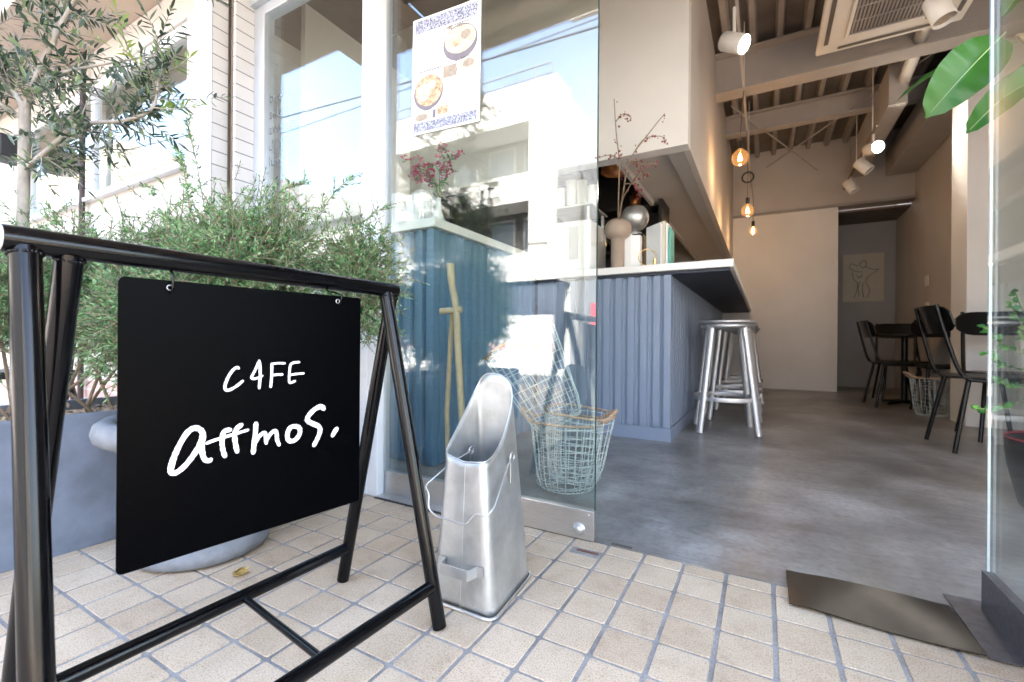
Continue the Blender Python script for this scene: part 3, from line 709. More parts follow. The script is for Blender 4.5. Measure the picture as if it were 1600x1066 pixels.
# ================================================================ THINGS ON THE COUNTERS
def single(name, mb, m, label, cat, group=None, **k): return tag(obj(name, mb, m, **k), label, cat, group)
cm = thing('coffee_machine', 'white boxy coffee machine on the bar, seen through the glass under the cup stacks', 'coffee machine', (-1.26, 3.2, 1.117))
obj('housing', B(-1.42, 3.05, 1.135, -1.08, 3.42, 1.50), 'white_ceramic', cm, bev=.012)
obj('cup_tray', B(-1.425, 3.04, 1.60, -1.075, 3.43, 1.612), 'bright_wire', cm)
obj('tray_post', B(-1.41, 3.06, 1.501, -1.39, 3.08, 1.599).box(-1.11, 3.06, 1.501, -1.09, 3.08, 1.599).box(-1.41, 3.38, 1.501, -1.39, 3.4, 1.599).box(-1.11, 3.38, 1.501, -1.09, 3.4, 1.599), 'bright_wire', cm)
obj('foot', B(-1.40, 3.07, 1.1165, -1.36, 3.11, 1.134).box(-1.14, 3.07, 1.1165, -1.10, 3.11, 1.134).box(-1.40, 3.36, 1.1165, -1.36, 3.4, 1.134).box(-1.14, 3.36, 1.1165, -1.1, 3.4, 1.134), 'black_matte', cm)
obj('panel', B(-1.24, 3.044, 1.22, -1.17, 3.0495, 1.46), 'wall_grey', cm)
for i, (x, hh) in enumerate(((-1.375, 11), (-1.285, 14), (-1.20, 13), (-1.12, 10))):
    prof = [(.0001, 0)]; z = 0
    for k in range(hh): prof += [(.034, z), (.040, z+.014), (.041, z+.0145), (.041, z+.0165)]; z += .0166
    prof += [(.0001, z)]
    single('cup_stack', MB().lathe(prof, x, 3.2, 1.6145, 20, False), 'paper_cup', ('leftmost', 'tallest, second', 'third', 'rightmost and shortest')[i]+' stack of white paper cups on the coffee machine', 'cup stack', 'stacks of paper cups')
# mushroom vase with red berry branches
single('ceramic_vase', MB().lathe([(.0001, 0), (.044, 0), (.045, .004), (.045, .205), (.052, .212), (.075, .225), (.088, .25), (.091, .275), (.086, .302), (.070, .325), (.045, .34), (.022, .345), (.018, .34), (.016, .30)], -.873, 3.02, 1.1165, 40), 'beige_ceramic', 'beige vase with a round bulb on a straight stem standing on the bar', 'vase')
br = thing('berry_branch', 'bare branches with small red berries rising from the beige vase', 'branch', (-.873, 3.02, 1.42))
stems = [[(-.873, 3.02, 1.40), (-.87, 3.02, 1.62), (-.865, 3.01, 1.85), (-.885, 3.0, 2.05), (-.90, 3.0, 2.28)], [(-.873, 3.02, 1.40), (-.84, 3.03, 1.65), (-.80, 3.03, 1.85), (-.68, 3.03, 2.0), (-.57, 3.02, 2.11)],
         [(-.865, 3.01, 1.86), (-.92, 3.0, 1.90), (-1.02, 3.0, 1.90)], [(-.79, 3.03, 1.87), (-.70, 3.0, 1.96), (-.60, 3.0, 1.96), (-.565, 3.0, 1.93)], [(-.80, 3.03, 1.85), (-.74, 3.04, 1.83), (-.70, 3.05, 1.74)],
         [(-.89, 3.0, 2.12), (-.84, 3.0, 2.16), (-.79, 3.0, 2.13)], [(-.83, 3.03, 1.7), (-.76, 3.04, 1.68), (-.73, 3.04, 1.6)], [(-.873, 3.02, 1.42), (-.83, 3.0, 1.6), (-.70, 2.98, 1.76), (-.62, 2.97, 1.78)]]
m = MB(); bm_ = MB(); rnd = random.Random(4)
def fwd(p):
    f = 1-.10*max(0, min(1, (p[2]-1.42)/.3)); return (p[0]*f, p[1]*f, H+(p[2]-H)*f)
for i, s_ in enumerate(stems):
    s_ = [fwd(q) for q in s_]
    p = sm_path(s_, 6); m.tube(p, [.006-.0038*k/len(p) for k in range(len(p))] if i < 2 else [.0036-.0018*k/len(p) for k in range(len(p))], 6)
    for q in range(26 if i in (4, 6, 7) else 16):
        c = p[int(len(p)*(.35+.64*rnd.random()))]; bm_.ball((c.x+rnd.uniform(-.02, .02), c.y+rnd.uniform(-.02, .02), c.z+rnd.uniform(-.022, .012)), rnd.uniform(.003, .0068), 7, 5)
obj('stem', m, 'twig', br); obj('berries', bm_, 'berry_red', br)
gr = thing('coffee_grinder', 'black coffee grinder with a round glass hopper behind the beige vase', 'coffee grinder', (-.83, 3.3, 1.117))
obj('body', B(-.90, 3.22, 1.1165, -.75, 3.40, 1.40), 'black_matte', gr, bev=.012)
obj('neck', MB().lathe([(.045, 1.401), (.05, 1.42), (.03, 1.44)], -.83, 3.3, 0, 24), 'bright_wire', gr)
prof = [(.025, 1.441)]+[(.1*math.sin(R(t)), 1.53-.1*math.cos(R(t))) for t in range(20, 150, 10)]
obj('hopper', MB().lathe(prof, -.83, 3.3, 0, 32), 'bright_wire', gr)
single('white_canister', MB().prism([(-.845, 3.05), (-.79, 3.05), (-.79, 3.14), (-.845, 3.14)], 1.1165, 1.36).prism([(-.7895, 3.052), (-.735, 3.07), (-.735, 3.13), (-.7895, 3.14)], 1.1165, 1.35), 'paper', 'white folded menu card stand beside the beige vase', 'menu stand')
rg = thing('brass_ring_bell', 'thin brass ring on a small foot standing at the bar front', 'bell', (-.66, 2.95, 1.117))
obj('ring', MB().tube([(-.66+.05*math.cos(q), 2.955+.02*math.cos(q), 1.172+.053*math.sin(q)) for q in [2*PI*i/40 for i in range(40)]], .0035, 8, closed=True), 'brass', rg)
obj('foot', MB().tube([(-.614, 2.96, 1.1165), (-.614, 2.96, 1.160)], .012, 16), 'brass', rg, bev=.004)
bk = [(-.655, .020, .285, 3.03, 'paper', 'wide white menu binder standing open on the bar', .16), (-.578, .020, .29, 3.0, 'art_paper', 'cream spined white booklet right of the wide menu binder', .14),
      (-.555, .012, .275, 3.0, 'paper', 'thin white booklet between the cream booklet and green notebook', .14), (-.538, .014, .245, 3.0, 'mint_green', 'mint green spiral notebook at the end of the menu row', .13)]
for x, t_, h_, y_, m_, lb, dp in bk[1:]:
    single('menu_book', B(x, y_, 1.1165, x+t_, y_+dp, 1.1165+h_), m_, lb, 'menu book', 'menus standing on the bar', bev=.001)
mbk = MB()
mbk.prism([(-.70, 3.10), (-.585, 2.99), (-.580, 2.995), (-.695, 3.106)], 1.1165, 1.40)
for q in range(9): mbk.prism([(-.693+q*.002, 3.108+q*.004), (-.579, 2.997+q*.004), (-.579, 2.9985+q*.004), (-.691+q*.002, 3.1095+q*.004)], 1.1165, 1.39-.0008*q)
single('menu_book', mbk, 'paper', bk[0][5], 'menu book', 'menus standing on the bar')
# display counter: fluted vase, bottle vase, flowers
pr = []; n = 64
fv = MB(); prof = [(.03, 0), (.055, .008), (.082, .05), (.095, .11), (.09, .17), (.07, .215), (.045, .24), (.03, .245), (.026, .23)]
vs = []; 
for r, z in prof:
    for k in range(n): rr = r*(1+.035*math.cos(k*PI)); a_ = 2*PI*k/n; vs.append((-1.70+rr*math.cos(a_), 1.98+rr*math.sin(a_), 1.2295+z))
fv.add(vs, [(i*n+k, i*n+(k+1) % n, (i+1)*n+(k+1) % n, (i+1)*n+k) for i in range(len(prof)-1) for k in range(n)])
tag(obj('fluted_vase', fv, 'white_ceramic'), 'large round white fluted vase on the display counter behind the glass', 'vase')
single('white_sign_block', B(-1.86, 1.90, 1.2295, -1.80, 1.94, 1.46).box(-1.7995, 1.9, 1.36, -1.79, 1.94, 1.40), 'white_ceramic', 'white letter-shaped block left of the round fluted vase', 'letter block')
single('bottle_vase', MB().lathe([(.0001, 0), (.032, 0), (.034, .03), (.028, .06), (.013, .09), (.011, .15), (.014, .155), (.009, .15)], -1.52, 1.90, 1.2295, 24), 'white_ceramic', 'slim white bottle vase holding pink flowers on the display counter', 'vase')
fl = thing('pink_flowers', 'arching stems of magenta flowers in the slim white vase', 'flowers', (-1.52, 1.9, 1.38))
m = MB(); pt = MB(); lf = MB(); rnd = random.Random(9)
for k in range(9):
    a_ = rnd.uniform(0, 2*PI); e = Vector((-1.52, 1.9, 1.36)); L = rnd.uniform(.12, .26)
    p = sm_path([e, e+Vector((math.cos(a_)*.03, math.sin(a_)*.03, L*.6)), e+Vector((math.cos(a_)*L*.5-.03, math.sin(a_)*L*.35, L)), e+Vector((math.cos(a_)*L*.8-.04, math.sin(a_)*L*.5, L*.95))], 4); m.tube(p, .0015, 5)
    for q in range(16):
        c = p[rnd.randrange(5, len(p))]+Vector([rnd.uniform(-.018, .018) for _ in range(3)])
        for w_ in range(3): pt.leaf(c, (rnd.uniform(-1, 1), rnd.uniform(-1, 1), rnd.uniform(-.5, 1)), Vector((0, .3, 1)), .018, .014)
    for q in range(8):
        c = p[rnd.randrange(3, len(p))]; lf.leaf(c, (rnd.uniform(-1, 1), rnd.uniform(-1, 1), rnd.uniform(-.5, .6)), Vector((0, .2, 1)), .04, .016)
obj('stem', m, 'green_stem', fl); obj('petals', pt, 'petal_pink', fl); obj('leaves', lf, 'bush', fl)
# kitchen shelf
ks = thing('kitchen_shelf', 'dark open kitchen shelving behind the bar under the bulkhead', 'shelf', (-1.9, 4.0, 0))
obj('back_panel', B(-3.2, 4.2, .01, -.78, 4.24, 3.1), 'kitchen_dark', ks)
for z in (1.0, 1.42, 1.80, 2.2): obj('shelf_board', B(-3.2, 3.95, z, -.785, 4.199, z+.025), 'kitchen_dark', ks)
obj('side_panel', B(-.784, 3.92, .01, -.755, 4.24, 3.1), 'kitchen_dark', ks)
for i, (x, z, r, h_, m_, lb) in enumerate(((-1.15, 1.4455, .04, .20, 'black_matte', 'tall dark bottle on the kitchen shelf at the glass edge'), (-1.0, 1.4455, .05, .14, 'white_ceramic', 'pale jug on the kitchen shelf behind the berry branches'),
        (-1.30, 1.4455, .045, .2, 'brass', 'amber jar on the kitchen shelf left of the dark bottle'), (-1.12, 1.0255, .05, .22, 'mint_green', 'green tin low on the kitchen shelf'), (-.88, 1.0255, .045, .24, 'copper', 'copper pot low on the kitchen shelf'), (-1.02, 1.8255, .05, .15, 'copper', 'copper canister on the upper kitchen shelf'))):
    single('shelf_jar', MB().lathe([(.0001, 0), (r, 0), (r, h_*.7), (r*.5, h_*.85), (r*.45, h_), (.0001, h_)], x, 4.06, z, 20), m_, lb, 'jar', 'jars and bottles on the kitchen shelf')
pl = thing('pendant_lamp', 'copper dome pendant lamp hanging over the kitchen', 'lamp', (-1.02, 3.5, 1.95))
obj('shade', MB().lathe([(.13, 0), (.125, .03), (.10, .07), (.06, .10), (.02, .115), (.0001, .116)], -1.02, 3.5, 1.97, 28), 'copper', pl, solid=.003)
obj('cord', MB().tube([(-1.02, 3.5, 2.086), (-1.02, 3.5, 3.29)], .003, 6), 'black_matte', pl)

# ================================================================ CEILING FITTINGS
def look(p, d):
    return Matrix.Translation(p) @ Vector(d).to_track_quat('Z', 'Y').to_matrix().to_4x4()
def spot(label, pos, d, lit, ztrack):
    t = thing('spotlight', label, 'spotlight', pos, 'white cylinder spotlights on the ceiling tracks'); P = Vector(pos); mt = look(P, d)
    hd = MB().lathe([(.0001, -.078), (.052, -.078), (.056, -.072), (.056, .076), (.053, .078), (.050, .070), (.049, .05)], n=32).xf(mt)
    obj('head', hd, 'white_metal', t)
    obj('lens', MB().lathe([(.0001, .055), (.0495, .058)], n=28).xf(mt), 'spoton' if lit else 'print_pale', t)
    obj('arm', MB().tube([P+Vector((0, 0, .03)), P+Vector((0, 0, .085)), (pos[0], pos[1], ztrack)], .011, 10), 'white_metal', t)
    if lit:
        l_ = bpy.data.lights.new('spot_lamp', 'SPOT'); l_.energy = 2; l_.color = (1, .90, .78); l_.spot_size = R(85); l_.spot_blend = .6; l_.shadow_soft_size = .035
        lo = link(bpy.data.objects.new('spot_lamp', l_)); lo.matrix_world = look(P+Vector(d).normalized()*.085, d) @ Matrix.Rotation(PI, 4, 'X')
    return t
def track(x, y0, y1, z, label, rods):
    t = thing('light_track', label, 'light track', (x, y0, z), 'ceiling light tracks')
    obj('rail', B(x-.009, y0, z, x+.009, y1, z+.02), 'beam_paint' if x < 0 else 'brown_trim', t)
    for y in rods: obj('hanger_rod', MB().tube([(x, y, z+.0305), (x, y, 3.3)], .005, 8), 'white_metal', t)
track(-.16, 2.5, 6.9, 2.72, 'pale ceiling track above the bar with hanging bulbs', (2.9, 4.2, 5.6))
track(.88, 5.15, 7.1, 2.60, 'dark ceiling track above the chairs, running to the back wall', (5.35, 6.2))
track(.85, 2.7, 3.6, 2.60, 'short ceiling track above the air conditioner spotlight near the entrance', (2.8, 3.5))
spot('lit white spotlight nearest the entrance, above the bar', (-.175, 3.12, 2.50), (.75, -.30, -.55), True, 2.72)
spot('white spotlight in front of the ceiling air conditioner', (.845, 3.36, 2.50), (.25, -.15, -.9), False, 2.60)
spot('lit white spotlight facing the street on the dark track', (.885, 5.35, 2.47), (.35, -.9, -.25), True, 2.60)
spot('white spotlight just behind the lit one on the dark track', (.89, 5.85, 2.47), (.55, -.15, -.7), False, 2.60)
spot('farthest white spotlight on the dark track near the back wall', (.885, 6.6, 2.49), (.45, -.1, -.85), False, 2.60)
for i, (x, y, z, lb, cord) in enumerate(((-.185, 4.2, 2.17, 'nearest and largest hanging globe bulb above the bar', 0), (-.15, 5.0, 1.93, 'second hanging bulb from the entrance, under a loop of black cord', 1), (-.125, 6.2, 1.99, 'farthest and smallest looking hanging bulb near the back wall', 0))):
    t = thing('pendant_bulb', lb, 'light bulb', (x, y, z), 'warm filament bulbs hanging above the bar')
    r_ = (.066, .058, .050)[i]
    prof = [(r_*math.sin(R(a_)), -r_*math.cos(R(a_))) for a_ in range(0, 150, 10)]; prof[0] = (.0001, -r_); prof += [(.014, r_*1.15)]
    obj('bulb', MB().lathe(prof, x, y, z, 24), 'bulbglass', t)
    fm = MB()
    for k in range(6):
        a_ = 2*PI*k/6; fm.tube([(x+.006*math.cos(a_), y+.006*math.sin(a_), z+.03), (x+.014*math.cos(a_), y+.014*math.sin(a_), z-.02)], .0016, 5)
    obj('filament', fm, 'bulbon', t)
    obj('socket', MB().tube([(x, y, z+r_*1.15), (x, y, z+r_*1.15+.06)], .017, 14), 'black_matte', t)
    pth = [(x, y, z+r_*1.15+.06), (x, y, 2.35), (-.16, y, 2.72)]
    obj('cord', MB().tube(pth, .004, 6), 'brown_trim', t)
    if cord: obj('cord_loop', MB().tube([(x+.05*math.cos(q), y, z+.33+.05*math.sin(q)) for q in [2*PI*k/28 for k in range(28)]], .008, 8, closed=True), 'black_matte', t)
    l_ = bpy.data.lights.new('bulb_lamp', 'POINT'); l_.energy = .3; l_.color = (1, .62, .30); l_.shadow_soft_size = .03
    lo = link(bpy.data.objects.new('bulb_lamp', l_)); lo.location = (x, y, z-.08)
# air conditioner cassette
ac = thing('air_conditioner', 'beige square ceiling air conditioner cassette with a dark louvre grille', 'air conditioner', (.72, 3.62, 2.75))
obj('housing', B(.40, 3.27, 2.80, 1.05, 3.97, 3.1), 'white_plastic', ac)
pnl = B(.32, 3.2, 2.765, 1.125, 4.03, 2.80); obj('panel', pnl, 'white_plastic', ac, bev=.012, seg=3)
g = MB()
for k in range(22): g.box(.505+k*.0205, 3.40, 2.7555, .505+k*.0205+.011, 3.83, 2.7635)
for k in range(4): g.box(.50, 3.40+k*.143-.004, 2.752, .955, 3.40+k*.143+.004, 2.7554)
obj('grille_slats', g, 'ceiling_paint', ac); obj('grille_back', B(.50, 3.395, 2.7637, .956, 3.835, 2.7648), 'plastic_slot', ac)
lv = MB().box(.36, 3.33, 2.760, .385, 3.90, 2.7648).box(1.06, 3.33, 2.760, 1.085, 3.90, 2.7648).box(.45, 3.24, 2.760, 1.0, 3.265, 2.7648).box(.45, 3.965, 2.760, 1.0, 3.99, 2.7648)
obj('louvre', lv, 'plastic_slot', ac)
obj('frame_ring', MB().box(.475, 3.37, 2.751, .498, 3.86, 2.7645).box(.958, 3.37, 2.751, .981, 3.86, 2.7645).box(.4985, 3.37, 2.751, .9575, 3.393, 2.7645).box(.4985, 3.837, 2.751, .9575, 3.86, 2.7645), 'white_plastic', ac, bev=.003)

# ---------------------------------------------------------------- drawing on the alcove wall, switches
ar = thing('framed_drawing', 'pale sheet with a black line drawing of a figure on the grey alcove wall', 'picture', (1.23, 8.09, 1.24))
obj('sheet', B(1.0, 8.088, 1.235, 1.47, 8.098, 1.92), 'art_paper', ar)
dm = MB()
def curve2(pts, r=.0035):
    dm.tube(sm_path([(1.0+u*.47, 8.086, 1.235+v*.685) for u, v in pts], 4), r, 5)
curve2([(.42, .80), (.52, .86), (.58, .78), (.50, .70), (.42, .76), (.42, .80)])
curve2([(.38, .74), (.22, .80), (.16, .72), (.30, .64), (.48, .62)]); curve2([(.55, .72), (.75, .66), (.88, .66), (.70, .56), (.58, .48)])
curve2([(.24, .62), (.26, .48), (.36, .38), (.34, .22), (.28, .08)]); curve2([(.60, .50), (.56, .40), (.66, .24), (.60, .08)]); curve2([(.42, .42), (.38, .3), (.40, .1)]); curve2([(.50, .40), (.48, .25), (.52, .08)])
curve2([(.34, .55), (.42, .50), (.48, .56)])
obj('drawing', dm, 'sketch_ink', ar)
for z, lb in ((1.28, 'upper white wall switch beside the far chairs'), (.98, 'lower white wall switch beside the far chairs')):
    single('wall_switch', B(1.585, 6.62, z, 1.599, 6.74, z+.12), 'white_metal', lb, 'wall switch', 'white switches on the side wall', bev=.004)

# ================================================================ POSTER ON THE DOOR GLASS
ps = thing('poster', 'white food menu poster with patterned blue bands taped to the glass door', 'poster', (-1.05, 1.34, 1.42))
TL, TR, BL, BR_ = Vector((-1.210, 0, 1.878)), Vector((-.893, 0, 1.858)), Vector((-1.217, 0, 1.428)), Vector((-.896, 0, 1.414))
def pp(u, v, y): 
    p = TL.lerp(TR, u).lerp(BL.lerp(BR_, u), v); return (p.x, y, p.z)
def pquad(u0, v0, u1, v1, y, mb=None):
    mb = mb or MB(); return mb.add([pp(u0, v0, y), pp(u0, v1, y), pp(u1, v1, y), pp(u1, v0, y)], [(0, 1, 2, 3)])
def pell(cu_, cv, ru, rv, y, mb=None, a0=0, a1=360):
    mb = mb or MB(); pts = [pp(cu_+ru*math.cos(R(a_)), cv+rv*math.sin(R(a_)), y) for a_ in range(a0, a1, 10)]
    return mb.add(pts, [tuple(range(len(pts)-1, -1, -1))])
sh = MB().add([pp(0, 0, 1.3455), pp(0, 1, 1.3455), pp(1, 1, 1.3455), pp(1, 0, 1.3455), pp(0, 0, 1.3490), pp(0, 1, 1.3490), pp(1, 1, 1.3490), pp(1, 0, 1.3490)], [(0, 1, 2, 3), (7, 6, 5, 4), (0, 3, 7, 4), (1, 5, 6, 2), (0, 4, 5, 1), (3, 2, 6, 7)])
obj('sheet', sh, 'paper', ps)
def band_mat():
    t = NT('poster_pattern'); v = t.n('TexVoronoi'); v.inputs['Scale'].default_value = 170; tc = t.n('TexCoord'); t.l(tc.outputs['Object'], v.inputs['Vector'])
    t.l(t.ramp(v.outputs['Distance'], [(.25, (.06, .06, .10)), (.42, (.17, .175, .24)), (.6, (.42, .43, .50))]), t.b.inputs['Base Color']); t.b.inputs['Roughness'].default_value = .7; return t.m
M['poster_pattern'] = band_mat()
obj('patterned_band', pquad(.04, .02, .96, .13, 1.3450), 'poster_pattern', ps); obj('patterned_band', pquad(.04, .90, .96, .98, 1.3450), 'poster_pattern', ps)
obj('bowl_picture', pell(.72, .31, .245, .150, 1.3449), 'print_bowl', ps); obj('food_picture', pell(.72, .285, .22, .115, 1.3445), 'print_cream', ps)
obj('bowl_picture', pell(.26, .655, .225, .150, 1.3449), 'print_bowl', ps); obj('food_picture', pell(.265, .64, .205, .132, 1.3445), 'print_food', ps)
obj('food_picture', pell(.19, .65, .10, .075, 1.3441), 'print_cream', ps); obj('food_picture', pell(.31, .60, .07, .04, 1.3437), 'print_cream', ps)
for q_ in ((.62, .53, .07, .035), (.84, .50, .08, .035), (.16, .86, .10, .03)): obj('food_picture', pell(*q_, 1.3445), 'print_pale', ps)
for q_, m_ in (((.40, .80, .56, .87), 'print_food'), ((.48, .475, .68, .575), 'print_pale'), ((.72, .455, .94, .555), 'print_cream'), ((.08, .81, .30, .885), 'print_cream'), ((.33, .815, .38, .885), 'print_bowl'), ((.52, .15, .60, .175), 'print_pale')):
    obj('food_picture', pquad(*q_, 1.3447), m_, ps)
obj('food_picture', pell(.80, .26, .07, .04, 1.3441), 'print_pale', ps); obj('food_picture', pell(.66, .31, .05, .03, 1.3441), 'print_food', ps); obj('food_picture', pell(.33, .68, .05, .04, 1.3439), 'print_food', ps)
pr_ = MB()
for (u0, v0, u1, v1) in ((.55, .145, .86, .160), (.56, .172, .88, .182), (.12, .46, .46, .475), (.14, .49, .40, .499), (.5, .455, .70, .463), (.74, .44, .92, .448), (.08, .80, .32, .808)):
    k = int((u1-u0)/.024)
    for q in range(k): pr_.add([pp(u0+q*.024, v0+.003*(q % 2), 1.3445), pp(u0+q*.024, v1, 1.3445), pp(u0+q*.024+.015, v1, 1.3445), pp(u0+q*.024+.015, v0, 1.3445)], [(0, 1, 2, 3)])
obj('small_print', pr_, 'print_grey', ps)

# ================================================================ A-FRAME SIGN
sg = thing('sign_stand', 'black tubular A-frame stand on the tiled pavement carrying a hanging cafe sign', 'sign stand', (-.79, .48, 0))
bl = Vector((-.800, .1695, .745)); brr = Vector((-.784, .815, .745))
def barp(y): t = (y-bl.y)/(brr.y-bl.y); return bl.lerp(brr, t)
obj('top_bar', MB().tube([bl, brr], .0165, 28), 'black_paint', sg, bev=.0015)
obj('glare_cap', MB().tube([bl+Vector((0, -.004, 0)), bl+Vector((0, -.0005, 0))], .0155, 24), 'white_metal', sg)  # pale disc closing the bar, white glare at its end put into the colour
feet = {}
for nm, yt, fx, yf in (('fl', .190, -.640, .170), ('bl', .232, -.968, .215), ('fr', .782, -.6095, .776), ('br', .806, -.950, .806)):
    p = barp(yt); ft = Vector((fx, yf, .003)); feet[nm] = (p, ft)
    tp = p+(ft-p).normalized()*.010
    obj('leg', MB().tube([tp, ft], .0150, 24), 'black_paint', sg, bev=.0015)
    d = (ft-p).normalized(); q = p+d*.018
    wd = MB()
    for k in range(22):
        a_ = 2*PI*k/22+random.uniform(-.1, .1); u = d.orthogonal().normalized(); v = d.cross(u)
        wd.ball(tuple(q+(u*math.cos(a_)+v*math.sin(a_))*.0152), random.uniform(.0018, .0028), 6, 4)
    obj('weld_bead', wd, 'black_paint', sg)
def on(nm, z): p, f = feet[nm]; t = (p.z-z)/(p.z-f.z); return p.lerp(f, t)
fa, fb = on('fl', .088), on('fr', .088); ba, bb_ = on('bl', .092), on('br', .092)
obj('lower_rail', MB().tube([fa, fb], .0135, 22), 'black_paint', sg)
obj('lower_rail', MB().tube([ba, bb_], .0135, 22), 'black_paint', sg)
c0 = ba.lerp(bb_, .55); c1 = fa.lerp(fb, .55)
obj('cross_rail', MB().tube([c0, c1], .0068, 16), 'black_paint', sg)
# board
A_ = Vector((-.807, .285, 0)); B_ = Vector((-.749, .675, 0)); U = (B_-A_).normalized(); WB = (B_-A_).length; NB = Vector((U.y, -U.x, 0)); ZB0, ZB1 = .284, .714
bd = thing('hanging_sign', 'black square sign board with hand lettered CAFE attmos. hanging from the stand', 'sign', (-.778, .48, .284))
def bpnt(u, z, n=0): p = A_+U*u+NB*n; return (p.x, p.y, z)
m = MB(); pts = rrect(WB/2, (ZB0+ZB1)/2, WB/2, (ZB1-ZB0)/2, .008, 5); n = len(pts)
vs = [bpnt(u, z, .0015) for u, z in pts]+[bpnt(u, z, -.0015) for u, z in pts]
m.add(vs, [tuple(range(n)), tuple(range(2*n-1, n-1, -1))]+[(i, i+n, (i+1) % n+n, (i+1) % n) for i in range(n)])
obj('board', m, 'board_black', bd)
# pixel -> board plane (the lettering as measured on the photograph, turned into board coordinates once)
def cray(px, py):
    x, y = (px-800)/702.25, (py-533)/702.25; cr, sr = math.cos(ROLL), math.sin(ROLL); x, y = x*cr+y*sr, -x*sr+y*cr
    s, c = math.sin(YAW), math.cos(YAW); return Vector((-s+x*c, c+x*s, -y))
def onboard(px, py):
    v = cray(px, py); t = A_.dot(NB)/v.dot(NB); p = v*t; return ((p-A_).dot(U), p.z+H)
letters = [  # strokes: (width, points) in a 1184-wide enlargement of the sign
 (15, [(570,460),(560,456),(543,468),(522,498),(508,532),(506,552),(516,561),(535,556),(562,540),(588,518)]),
 (14, [(664,424),(668,455),(668,500),(664,552)]), (13, [(660,432),(648,462),(634,490),(628,503),(640,508),(660,503),(679,494)]),
 (14, [(722,438),(722,480),(720,515),(717,546)]), (12, [(724,440),(750,436),(783,437)]), (13, [(722,492),(745,489),(771,488)]),
 (13, [(849,431),(822,434),(808,445),(804,475),(802,505),(806,526),(830,518)]), (12, [(806,490),(835,486),(870,483)]),
 (27, [(402,800),(404,765),(390,742),(362,736),(332,756),(300,805),(272,865),(256,918),(258,940),(282,940),(318,912),(356,866),(384,822),(398,785)]),
 (25, [(398,770),(400,815),(402,855),(412,880),(430,887),(440,880)]),
 (17, [(420,806),(450,794),(500,778),(560,760),(612,744)]),
 (24, [(530,744),(506,748),(494,770),(492,810),(498,845),(506,866)]), (24, [(582,720),(560,738),(550,765),(554,810),(562,845)]),
 (25, [(648,714),(646,755),(640,805),(636,850)]), (20, [(644,806),(662,776),(682,758),(692,762),(694,785),(696,806)]), (20, [(697,792),(716,762),(736,748),(744,762),(746,790),(756,814)]),
 (24, [(838,728),(812,730),(796,752),(794,782),(808,796),(832,788),(850,762),(850,738),(838,728)]),
 (25, [(962,648),(948,636),(918,650),(892,678),(886,700),(908,714),(938,728),(944,750),(932,784),(916,815)]),
 (26, [(1022,738),(1012,752),(1002,770)])]
bm0 = M['board_black']; tt0 = bm0.node_tree; nz0 = tt0.nodes.new('ShaderNodeTexNoise'); nz0.inputs['Scale'].default_value = 260; nz0.inputs['Detail'].default_value = 1
rp0 = tt0.nodes.new('ShaderNodeValToRGB'); rp0.color_ramp.elements[0].position = .76; rp0.color_ramp.elements[1].position = .80; rp0.color_ramp.elements[1].color = (.02, .02, .022, 1)
ad0 = tt0.nodes.new('ShaderNodeMixRGB'); ad0.blend_type = 'ADD'; ad0.inputs[0].default_value = 1; pb0 = tt0.nodes['Principled BSDF']
tc0 = tt0.nodes.new('ShaderNodeTexCoord'); tt0.links.new(tc0.outputs['Object'], nz0.inputs[0]); tt0.links.new(nz0.outputs['Fac'], rp0.inputs[0]); tt0.links.new(pb0.inputs['Base Color'].links[0].from_socket, ad0.inputs[1]); tt0.links.new(rp0.outputs[0], ad0.inputs[2]); tt0.links.new(ad0.outputs[0], pb0.inputs['Base Color'])
LT = MB(); rnd = random.Random(3)
for si, (wpx, pts) in enumerate(letters):
    P = sm_path([(x, y, 0) for x, y in pts], 5); L2 = []
    for p in P: u, z = onboard(180+p.x*.33784, 420+p.y*.33784); L2.append(Vector((u, z)))
    # local scale
    u0, z0 = onboard(180+P[0].x*.33784, 420+P[0].y*.33784); u1, z1 = onboard(180+P[0].x*.33784, 420+(P[0].y+wpx)*.33784); hw = abs(z1-z0)/2*.88
    n = len(L2); nrm = []
    off = .0017+.00006*si
    left = []; right = []
    for i in range(n):
        t = (L2[min(n-1, i+1)]-L2[max(0, i-1)]); t.normalize(); nr = Vector((-t.y, t.x)); w_ = hw*rnd.uniform(.88, 1.10)
        if i in (0, n-1): w_ *= .8
        left.append(L2[i]+nr*w_); right.append(L2[i]-nr*w_)
    t0 = (L2[0]-L2[1]).normalized(); t1 = (L2[-1]-L2[-2]).normalized()
    vs = [bpnt(p.x, p.y, off) for p in left]+[bpnt(p.x, p.y, off) for p in right]
    LT.add(vs, [(i, i+1, n+i+1, n+i) for i in range(n-1)])
    for c, tt in ((L2[0], t0), (L2[-1], t1)):
        nr = Vector((-tt.y, tt.x)); k = [c+nr*hw*.8*math.cos(q)+tt*hw*.7*math.sin(q) for q in [PI*i/8 for i in range(9)]]
        LT.add([bpnt(p.x, p.y, off) for p in k], [tuple(range(9))])
obj('lettering', LT, 'lettering_white', bd)
